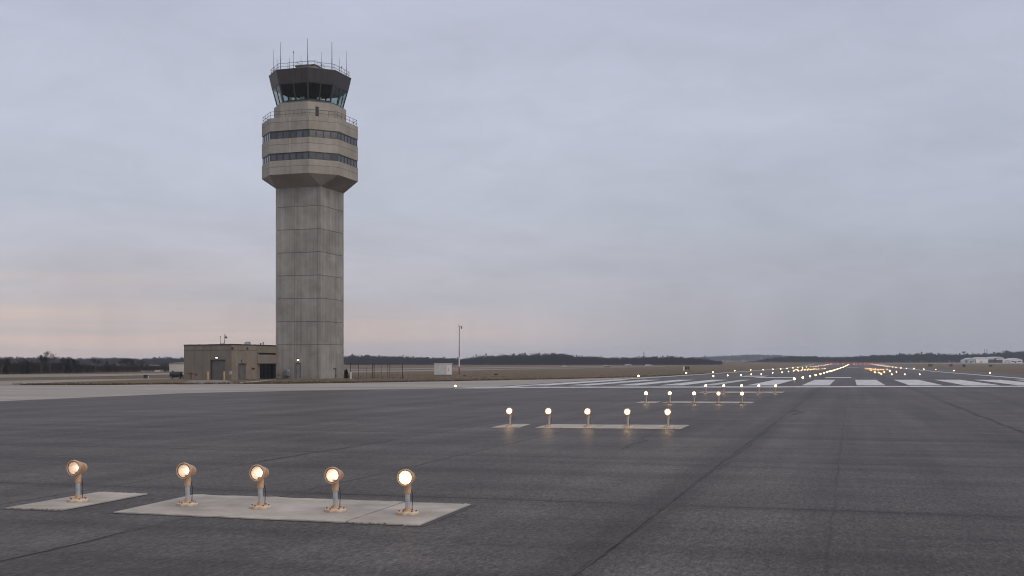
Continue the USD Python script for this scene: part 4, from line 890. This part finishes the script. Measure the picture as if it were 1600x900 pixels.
# signs seen from behind, beside the runway
def airfield_sign(px0, px1, py0, py1, n, lab, white=False):
    p = at((px0 + px1) / 2, py1); d_ = p[1]; w = (px1 - px0) / F * d_; h_ = (py1 - py0) / F * d_
    t_ = thing('airfield_sign', lab, 'airfield sign', tuple(p), 0, 'dark sign backs beside the runway')
    for k in range(n):
        a, e = -w / 2 + w * k / n + w * .04, -w / 2 + w * (k + 1) / n - w * .04
        obj('sign_box', MB().lathe([(0, 0), (1, 0), (1, 1), (0, 1)], n=4) if False else MB().box(a, -.12, h_ * .22, e, .12, h_ * .93).box(a + .05, -.1, h_ * .93, e - .05, .1, h_), M['black'], t_)
        obj('leg', MB().box((a + e) / 2 - .04, -.04, 0, (a + e) / 2 + .04, .04, h_ * .25), M['rail'], t_)
    if white: obj('side_panel', MB().box(-w / 2 - w * .32, -.1, 0, -w / 2 - w * .08, .1, h_ * 1.05), M['mast_white'], t_)
airfield_sign(1070, 1077.4, 572.6, 579, 2, 'pair of dark rounded sign boxes beside a white panel, left of the runway', True)
airfield_sign(1450, 1457.3, 568.9, 573.8, 3, 'three dark sign boxes in a row, leftmost of those right of the runway')
airfield_sign(1483, 1488.5, 569, 573.6, 2, 'second group of dark sign boxes right of the runway')
airfield_sign(1504, 1508.6, 569.3, 574.6, 2, 'narrow dark sign boxes, third group right of the runway')
airfield_sign(1545, 1550.6, 570, 573.9, 2, 'rightmost dark sign boxes in the grass right of the runway')

# ------------------------------------------------------------------ far buildings and masts
def hall(name, lab, px0, px1, ytop, ybase_d, mat, rise=0.25, depth=18, cat='building', doors=(), windows=(), roof='hangar_grey', arch=False, par=None):
    d_ = ybase_d; zb = float(terr(d_)); x0, x1 = X(px0, d_), X(px1, d_); w = x1 - x0; h_ = Z(ytop, d_) - zb
    t_ = par or thing(name, lab, cat, ((x0 + x1) / 2, d_, zb))
    dxm = 0 if par is None else (x0 + x1) / 2 - par.GetAttribute('xformOp:translate').Get()[0]
    hw = w / 2; he = h_ * (1 - rise)
    obj('wall', MB().box(dxm - hw, 0, 0, dxm + hw, depth, he), M[mat], t_)
    n = 9 if arch else 3; prof = []
    for k in range(n):
        u = -1 + 2 * k / (n - 1); prof.append((dxm + u * hw * 1.02, he + (h_ - he) * ((1 - u * u) if arch else (1 - abs(u))) + .02))
    v_ = [(x, -.3, z) for x, z in prof] + [(x, depth + .3, z) for x, z in prof]
    m_ = MB().add(v_, [(k, k + 1, n + k + 1, n + k) for k in range(n - 1)])
    for off in (0, n): m_.add(np.array([v_[off + k] for k in range(n)]), [(0, k + 1, k) if off else (0, k, k + 1) for k in range(1, n - 1)])
    rf = obj('roof', m_, M[roof], t_)
    for a, b_, zt_ in doors: obj('door', MB().box(dxm - hw + w * a, -.12, 0, dxm - hw + w * b_, .1, he * zt_), M['interior'], t_)
    for a, b_, z0_, z1_ in windows: obj('window', MB().box(dxm - hw + w * a, -.1, he * z0_, dxm - hw + w * b_, .1, he * z1_), M['frame'], t_)
    return t_
HD = 1140
h1 = hall('hangar', 'white hangar with arched right bay and open dark door at the right treeline', 1525, 1556.5, 558.2, HD, 'hangar_white', .2, 24, 'hangar', [(.6, .99, .78)], [(.22, .3, .1, .3)], 'hangar_white')
hall('hangar', '', 1554.5, 1570.4, 557.4, HD - 1.5, 'hangar_white', .28, 24, 'hangar', [(.0, .82, .72)], [], 'hangar_grey', True, par=h1)
hall('shed', 'pale grey gabled shed just left of the white hangar', 1513, 1523.5, 559, HD, 'hangar_grey', .3, 14, 'shed', [(.3, .5, .5)], [(.6, .8, .3, .6)])
hall('shed', 'low pale lean-to left of the grey gabled shed', 1507, 1512.6, 561.6, HD + 4, 'hangar_white', .2, 10, 'shed', [], [(.2, .5, .3, .7)])
hall('shed', 'tiny pale hut right of the arched hangar bay', 1571.6, 1575.4, 562.5, HD, 'hangar_white', .2, 8, 'shed', [], [(.3, .6, .3, .7)])
hall('hall', 'long low white building at the right edge of the picture', 1578.6, 1597.5, 559.8, HD, 'hangar_white', .3, 18, 'building', [(.35, .5, .5)], [(.1, .3, .3, .6), (.6, .9, .3, .6)], 'hangar_white')
hall('hall', 'beige hall with a flat pale roof left of the tan building', 264.5, 300, 566.6, 330, 'beige', .06, 22, 'building', [], [], 'beige')
hall('shed', 'very low white shed in the grass left of the beige hall', 221, 243, 577.3, 330, 'hangar_white', .2, 8, 'shed', [(.3, .36, .6)], [(.5, .6, .3, .7)], 'rust_red')
for a, e, yt, dd, m_, lab in ((1091, 1096, 566.6, 1030, 'hangar_white', 'small white building left end of the cluster under the far hills'), (1097, 1101, 564.4, 1040, 'hangar_grey', 'taller grey building in the cluster under the far hills'), (1101.5, 1109, 565.2, 1030, 'hangar_white', 'widest white building in the cluster under the far hills'), (1110.5, 1125, 566.2, 1035, 'hangar_white', 'long low white building right end of the far cluster'), (1010, 1019, 569.4, 760, 'hangar_white', 'low white hut at the foot of the dark treeline, left of the far cluster'), (978, 987, 568.8, 780, 'hangar_grey', 'low grey hut at the foot of the middle treeline'), (880, 886, 571.4, 700, 'hangar_white', 'white hut at the treeline above the wide threshold stripes'), (944, 954, 571.4, 660, 'hangar_grey', 'low grey hut at the end of the pale taxiway strip')):
    hall('far_building', lab, a, e, yt, dd, m_, .25, 9, 'building', [(.55, .7, .6)], [(.15, .35, .35, .7)], 'hangar_white')
def far_mast(px, py, d_, lab, cat, top=False, r=.3):
    zb = float(terr(d_)); h_ = Z(py, d_) - zb; t_ = thing('far_mast' if not top else 'water_tower', lab, cat, (X(px, d_), d_, zb))
    for k in range(3):
        a = k * 2.1; obj('leg', MB().tube((r * 2 * math.cos(a), r * 2 * math.sin(a), 0), (r * .5 * math.cos(a), r * .5 * math.sin(a), h_ * .96), r * .35, r * .25, 5), M['antenna'], t_)
    if top: obj('tank', MB().lathe([(0, h_ * .82), (r * 4.5, h_ * .86), (r * 5, h_ * .92), (r * 4, h_ * .98), (0, h_)], n=12), M['grey_paint'], t_)
    else: obj('head', MB().tube((0, 0, h_ * .9), (0, 0, h_), r * .9, r * .6, 6), M['antenna'], t_)
far_mast(1006, 550.3, 950, 'thin tower with a thicker head above the middle treeline', 'tower', r=.45)
far_mast(1101.8, 555.5, 1100, 'squat tower above the white cluster under the hills', 'tower', r=.8)
far_mast(743, 553.5, 960, 'thin lattice mast above the treeline right of the red and white mast', 'mast')
far_mast(1506, 548.8, 1300, 'water tower with a rounded tank above the right treeline', 'water tower', True, .45)
far_mast(1520, 549.5, 1300, 'faint thin mast left of the pair behind the hangar', 'mast', r=.25)
far_mast(1538.5, 545.6, 1290, 'left mast of the pair behind the white hangar', 'mast', r=.35)
far_mast(1542, 545.6, 1290, 'right mast of the pair behind the white hangar', 'mast', r=.35)

# ------------------------------------------------------------------ trees
def bare_tree(seed, h, spread=.55, levels=5, trunk_r=None, forks=3, twig_n=4, lean=0.0, width=None, rmin=0.0):
    """Trunk with limbs and a crown of fine twigs; returns (wood, twigs)."""
    g_ = random.Random(seed); wood, tw = MB(), MB(); V, Fc = [], []
    trunk_r = trunk_r or h * .018
    def grow(p, d_, L_, r, lev):
        q_ = p + d_ * L_
        if lev <= 2: wood.tube(p, q_, r, r * .68, 5, False)
        else:
            r = max(r, rmin); a = np.cross(d_, [g_.random() - .5, g_.random() - .5, g_.random() - .5]); a /= max(np.linalg.norm(a), 1e-6)
            V.extend([p - a * r, p + a * r, q_ + a * r * .3]); Fc.append((len(V) - 3, len(V) - 2, len(V) - 1))
            b_ = np.cross(d_, a); V.extend([p - b_ * r, p + b_ * r, q_ + b_ * r * .3]); Fc.append((len(V) - 3, len(V) - 2, len(V) - 1))
        if lev >= levels: return
        nf = forks + (1 if g_.random() < .5 else 0) if lev < levels - 1 else twig_n
        for k in range(nf):
            off = np.array([g_.gauss(0, 1), g_.gauss(0, 1), g_.gauss(0, .55)]) * spread
            nd = d_ + off * (.75 if k else .35) + (0, 0, .16); nd /= np.linalg.norm(nd)
            st = p + d_ * L_ * (1.0 if k == 0 else .55 + .45 * g_.random())
            grow(st, nd, L_ * (.62 + .24 * g_.random()), r * (.62 if k == 0 else .5), lev + 1)
    grow(np.zeros(3), np.array([lean, 0, 1.0]), h * .27, trunk_r, 0)
    tw.add(np.array(V), np.array(Fc))
    zmax = max(v_.max(0)[2] for v_ in wood.v + tw.v); s_ = h / zmax
    k_ = s_
    if width:
        q_ = np.vstack(tw.v)[:, :2]; c0 = np.median(q_, 0); k_ = width / 2 / np.percentile(np.abs(q_ - c0), 97)
    for m_ in (wood, tw): m_.v = [v_ * (k_, k_, s_) for v_ in m_.v]
    return wood, tw
def conifer(seed, h, w, n=500):
    g_ = np.random.default_rng(seed); mb = MB(); V = []
    for k in range(n):
        z = h * (.06 + .94 * g_.random() ** 1.25); rr = w * (1 - z / h) ** .8 * (.35 + .65 * g_.random()) * (.8 + .4 * meshkit.noise(np.array([z * 2, seed, 0.])))
        a = g_.random() * 6.283; c = np.array([rr * math.cos(a), rr * math.sin(a), z]); o = np.array([math.cos(a), math.sin(a), -.25 + g_.random() * .4]) * h * .05 * (.6 + g_.random())
        p_ = np.cross(o, [0, 0, 1.0]) * .5 + (0, 0, (g_.random() - .5) * h * .03)
        V += [c - o, c + p_, c + o, c - p_]
    return mb.add(np.array(V), np.arange(len(V)).reshape(-1, 4))
wide = np.array([1.0, 1.0, 1.0])
near_trees = [  # column, top row, base row, kind, label, seed, spread
    (64, 546.5, 584.2, 'b', 'tallest bare tree on the left, its wide twiggy crown rising well above the wood', 11, .62),
    (78, 549, 583.8, 'b', 'bare tree with a rounded crown leaning right beside the tallest one', 12, .6),
    (114, 555.8, 583.2, 'b', 'bare brownish tree topping the scrub between two dark evergreens', 13, .6),
    (149, 556, 582.6, 'b', 'slender bare tree rising alone above the distant wood', 14, .45),
    (2, 557, 585, 'b', 'bare tree at the left edge of the picture', 15, .6),
    (13, 558.3, 584.8, 'b', 'bare tree second from the left edge', 16, .5),
    (44, 558, 584.4, 'b', 'bare tree just left of the tallest one', 17, .5),
    (100, 557.4, 583.4, 'b', 'bare tree with reddish twigs right of the rounded one', 18, .55),
    (192, 556.5, 581.5, 'b', 'bare tree with an open crown, left one of a loose pair', 19, .55),
    (199, 558, 581.5, 'b', 'bare tree, right one of a loose pair', 20, .55),
    (207, 558.5, 581.2, 'b', 'small bare tree right of the loose pair', 21, .5),
    (225, 559.3, 580.8, 'b', 'small bare tree left of the white shed', 22, .5),
    (10, 570, 585, 'c', 'low dark evergreen near the left edge', 31, .3),
    (35, 569.5, 584.8, 'c', 'dark conical evergreen, left one of a close pair', 32, .24),
    (43.5, 564.5, 584.6, 'c', 'taller dark evergreen, right one of a close pair', 33, .22),
    (106, 560.5, 583.6, 'c', 'dark upright evergreen, left of two joined ones', 34, .3),
    (116, 561.5, 583.4, 'c', 'dark broad evergreen, right of two joined ones', 35, .42),
    (123, 568.5, 583.2, 'c', 'low dark evergreen at the right foot of the joined ones', 36, .45),
    (138, 572, 582.8, 'c', 'small round evergreen alone in the dry scrub', 37, .5),
    (167, 564.5, 582.2, 'c', 'ragged dark evergreen in the middle of the left scrub', 38, .5),
    (178, 569, 582, 'c', 'dark spreading evergreen right of the ragged one', 39, .7),
    (211, 573, 581.2, 'c', 'low dark evergreen near the white shed', 40, .6),
]
for px, yt, yb, kd, lab, sd_, sp in near_trees:
    p = at(px, yb); h_ = Z(yt, p[1])
    if kd == 'b':
        t_ = thing('bare_tree', lab, 'tree', tuple(p), (sd_ * 77) % 360, 'trees at the edge of the left scrub')
        wd, tw = bare_tree(sd_, h_, .5, 6, h_ * .019, 3, 5, width=(sp * h_ * 1.15 if px not in (64, 78) else h_ * (.62 if px == 64 else .52)), rmin=.0045); obj('trunk', wd, M['bark'], t_); obj('crown', tw, M['twig'], t_)
    else:
        t_ = thing('evergreen_tree', lab, 'tree', tuple(p), 0, 'trees at the edge of the left scrub')
        obj('trunk', MB().tube((0, 0, 0), (0, 0, h_ * .7), .07, .03, 6), M['bark'], t_); obj('crown', conifer(sd_, h_, h_ * sp, 700), M['evergreen'], t_)

def instancer(name, protos_, P_, S_, R_, idx, label):
    pi = UsdGeom.PointInstancer.Define(stage, '/World/' + name); rel = pi.CreatePrototypesRel()
    for j, (wd, tw, mat) in enumerate(protos_):
        vv, ff = wd.arrays() if tw is None else MB().add(*wd.arrays()).add(*tw.arrays()).arrays()
        pm = usdkit.mesh(stage, f'/World/{name}/kind_{["a","b","c","d","e","f","g","h"][j]}', (vv, ff), mat); rel.AddTarget(pm.GetPath())
    pi.CreatePositionsAttr(Vt.Vec3fArray.FromNumpy(np.asarray(P_, np.float32))); pi.CreateScalesAttr(Vt.Vec3fArray.FromNumpy(np.asarray(S_, np.float32)))
    pi.CreateOrientationsAttr(Vt.QuathArray([Gf.Quath(float(math.cos(a / 2)), 0, 0, float(math.sin(a / 2))) for a in R_])); pi.CreateProtoIndicesAttr(Vt.IntArray([int(i) for i in idx]))
    return tag(pi.GetPrim(), label, None, None, 'stuff')
fprot = []
for sd_ in range(5):
    wd, tw = bare_tree(100 + sd_, 1.0, .6, 5, .028, 3, 4)
    tw.v = [v_ for v_ in tw.v]
    fprot.append((wd, leaf_cloud((0, 0, .55), (.26, .26, .42), 160, .035, 50 + sd_).add(*tw.arrays()), M['wood_far']))
fprot.append((conifer(60, 1.0, .28, 260), None, M['wood_far']))
g_ = np.random.default_rng(5)
P_, S_, R_, I_ = [], [], [], []
def plant(px, d_, h_):
    P_.append((X(px, d_), d_, float(terr(d_)) - .1)); k = h_ * (.80 + .26 * meshkit.noise(np.array([px * .2, d_ * .05, 1.0])) + .32 * g_.random() ** 2.5); S_.append((k * (1.0 + .5 * g_.random()), k * 1.1, k)); R_.append(g_.random() * 6.283); I_.append(5 if g_.random() < .12 else g_.integers(0, 5))
topF = np.array([(-700, 558), (0, 558.5), (100, 559.5), (200, 560), (287, 559), (420, 558), (540, 556), (600, 557), (650, 558), (690, 559.5), (725, 560), (760, 556.3), (800, 554.6), (840, 553.4), (880, 554.2), (920, 557.5), (960, 559), (1000, 558.4), (1050, 557.6), (1090, 560), (1110, 562.5), (1130, 564.5)])
for d_ in (470, 487, 510, 872, 884, 898, 915, 935):
    for px in np.arange(-700, 300 if d_ < 600 else 1128, 1.55 * F / max(d_, 520) * .62):
        x_ = px + g_.normal() * 1.5; yt = np.interp(x_, *topF.T) + (10 + 2.5 * g_.normal() if d_ < 600 else 0); plant(x_, d_ + g_.normal() * 3, (Z(yt, d_) - float(terr(d_))) * (1.0 if d_ > 890 or 482 < d_ < 600 else .84))
topR = np.array([(1150, 566), (1180, 563.5), (1200, 560), (1230, 557.3), (1262, 557), (1300, 558.5), (1340, 557.4), (1400, 554.4), (1450, 553.4), (1500, 554.6), (1530, 553.8), (1560, 552.2), (1600, 550), (1700, 550), (2300, 552)])
for d_ in (1195, 1210, 1228, 1250):
    for px in np.arange(1150, 2300, 1.7 * F / d_ * .62):
        x_ = px + g_.normal() * 1.5; yt = np.interp(x_, *topR.T); h_ = Z(yt, d_) - float(terr(d_))
        if h_ > .8: plant(x_, d_ + g_.normal() * 3, h_)
instancer('far_wood', fprot, P_, S_, R_, I_, 'dark leafless wood along the whole horizon')
# scrub in front of the wood at the left
bprot = []
for sd_ in range(3):
    wd, tw = bare_tree(200 + sd_, 1.0, .9, 5, .012, 4, 5); bprot.append((wd, leaf_cloud((0, 0, .4), (.5, .5, .4), 110, .03, 80 + sd_).add(*tw.arrays()), M['brush']))
P_, S_, R_, I_ = [], [], [], []
for px in np.arange(-400, 292, 1.15):
    for row in range(3):
        x_ = px + g_.normal() * 1.4; yb = np.interp(x_, [-400, 0, 100, 180, 290], [588, 584.8, 583.2, 582, 580.2]) - row * .55; p = at(x_, yb); yt = np.interp(x_, [-400, 0, 40, 80, 120, 150, 200, 290], [566, 567, 566, 566, 568, 572, 571, 573]) + g_.normal() * 1.6 - row * .5
        P_.append(tuple(p)); k = max(.4, Z(yt, p[1])); S_.append((k * .8, k * .8, k)); R_.append(g_.random() * 6.28); I_.append(g_.integers(0, 3))
instancer('dry_scrub', bprot, P_, S_, R_, I_, 'brown leafless scrub below the left trees')
# tufts of dry grass on the field and spilling over the pavement edges
tprot = []
for sd_ in range(3):
    q_ = np.random.default_rng(300 + sd_); V = []
    for k in range(26):
        a = q_.random() * 6.283; b0 = np.array([q_.normal() * .16, q_.normal() * .16, 0]); hgt = .5 + .5 * q_.random(); o_ = np.array([math.cos(a), math.sin(a), 0]); tip = b0 + o_ * hgt * .5 * q_.random() + (0, 0, hgt); w_ = np.array([-o_[1], o_[0], 0]) * .03
        V += [b0 - w_, b0 + w_, tip]
    tprot.append((MB().add(np.array(V), np.arange(len(V)).reshape(-1, 3)), None, M['straw']))
P_, S_, R_, I_ = [], [], [], []
edge = [(32, 602), (169, 601.8), (249, 600.6), (363, 600), (447, 599.7), (572, 598), (700, 595.8), (887, 592.2), (1000, 589.3), (1100, 584.6)]
ex, ey = np.array(edge).T
def tuft(p, k): P_.append(tuple(p - (0, 0, .01))); S_.append((k * 1.4, k * 1.4, k)); R_.append(g_.random() * 6.28); I_.append(g_.integers(0, 3))
for k in range(2600):
    x_ = 32 + 1070 * g_.random(); tuft(at(x_, np.interp(x_, ex, ey) + .1 - abs(g_.normal()) * .8), .1 + .12 * g_.random())
for k in range(5200):
    x_ = 20 + 1130 * g_.random(); top_ = np.interp(x_, [20, 300, 540, 1150], [596, 592, 580, 578]); y_ = np.interp(x_, ex, ey)
    if y_ - .5 > top_:
        q_ = at(x_, top_ + (y_ - top_) * g_.random())
        if not (290 < x_ < 383 and q_[1] < 158) and not (x_ < 300 and q_[1] > 125): tuft(q_, .07 + .13 * g_.random() ** 2)
instancer('dry_grass', tprot, P_, S_, R_, I_, 'tufts of dry straw coloured grass along the pavement edge')
# wooded hill on the horizon
hx = np.linspace(950, 1420, 60); hy = np.interp(hx, [950, 1020, 1090, 1130, 1180, 1215, 1260, 1330, 1420], [569, 565, 560.5, 558.2, 555.8, 557, 560, 563, 569])
hv, hf, m = [], [], 8
for i, (x_, y_) in enumerate(zip(hx, hy)):
    zt_ = Z(y_ + 1.2, 2500) - 5.6
    for j in range(m):
        u = j / (m - 1); d_ = 2250 + 600 * u; hv.append((X(x_, 2500) * d_ / 2500, d_, 5.3 + max(zt_, 0) * math.sin(min(1, u * 1.15) * math.pi / 2 if u < .87 else math.pi / 2 * (1 - (u - .87) * 2)) ** 1.2))
hf = [(i * m + j, (i + 1) * m + j, (i + 1) * m + j + 1, i * m + j + 1) for i in range(59) for j in range(m - 1)]
M['hill'] = surf('wooded_hillside', (0.05, 0.046, 0.042), (0.1, 0.09, 0.078), 0.012, 0.95, space='position', detail=8.0)
structure('hill', MB().add(hv, hf), M['hill'], 'low wooded hill fading into the haze', smooth=True)
P_, S_, R_, I_ = [], [], [], []
hva = np.array(hv)
for k in range(2600):
    i, j = g_.integers(0, 58), g_.integers(1, 7); a, b_ = g_.random(), g_.random()
    q_ = lambda i_, j_: hva[i_ * m + min(j_, m - 1)]
    p_ = (q_(i, j) * (1 - a) + q_(i + 1, j) * a) * (1 - b_) + (q_(i, j + 1) * (1 - a) + q_(i + 1, j + 1) * a) * b_
    if j > 2 and g_.random() < .1: continue
    P_.append(tuple(p_ - (0, 0, .3))); s_ = 5.5 + 3.5 * g_.random(); S_.append((s_ * 1.3, s_ * 1.3, s_)); R_.append(g_.random() * 6.28); I_.append(g_.integers(0, 6))
instancer('hill_wood', fprot, P_, S_, R_, I_, 'bluish wood covering the far hill')

# ------------------------------------------------------------------ haze
hz_mat = usdkit.material(stage, '/World/Looks/evening_haze', {'v': ('principled_volume', {'color': (0.80, 0.845, 0.95), 'density': 0.000175, 'anisotropy': 0.25})}, [], surface=None, volume='v.volume')
structure('haze', MB().box(-3600, -170, -1.0, 3600, 4300, 53), hz_mat, 'thin evening haze over the airfield', kind='stuff')
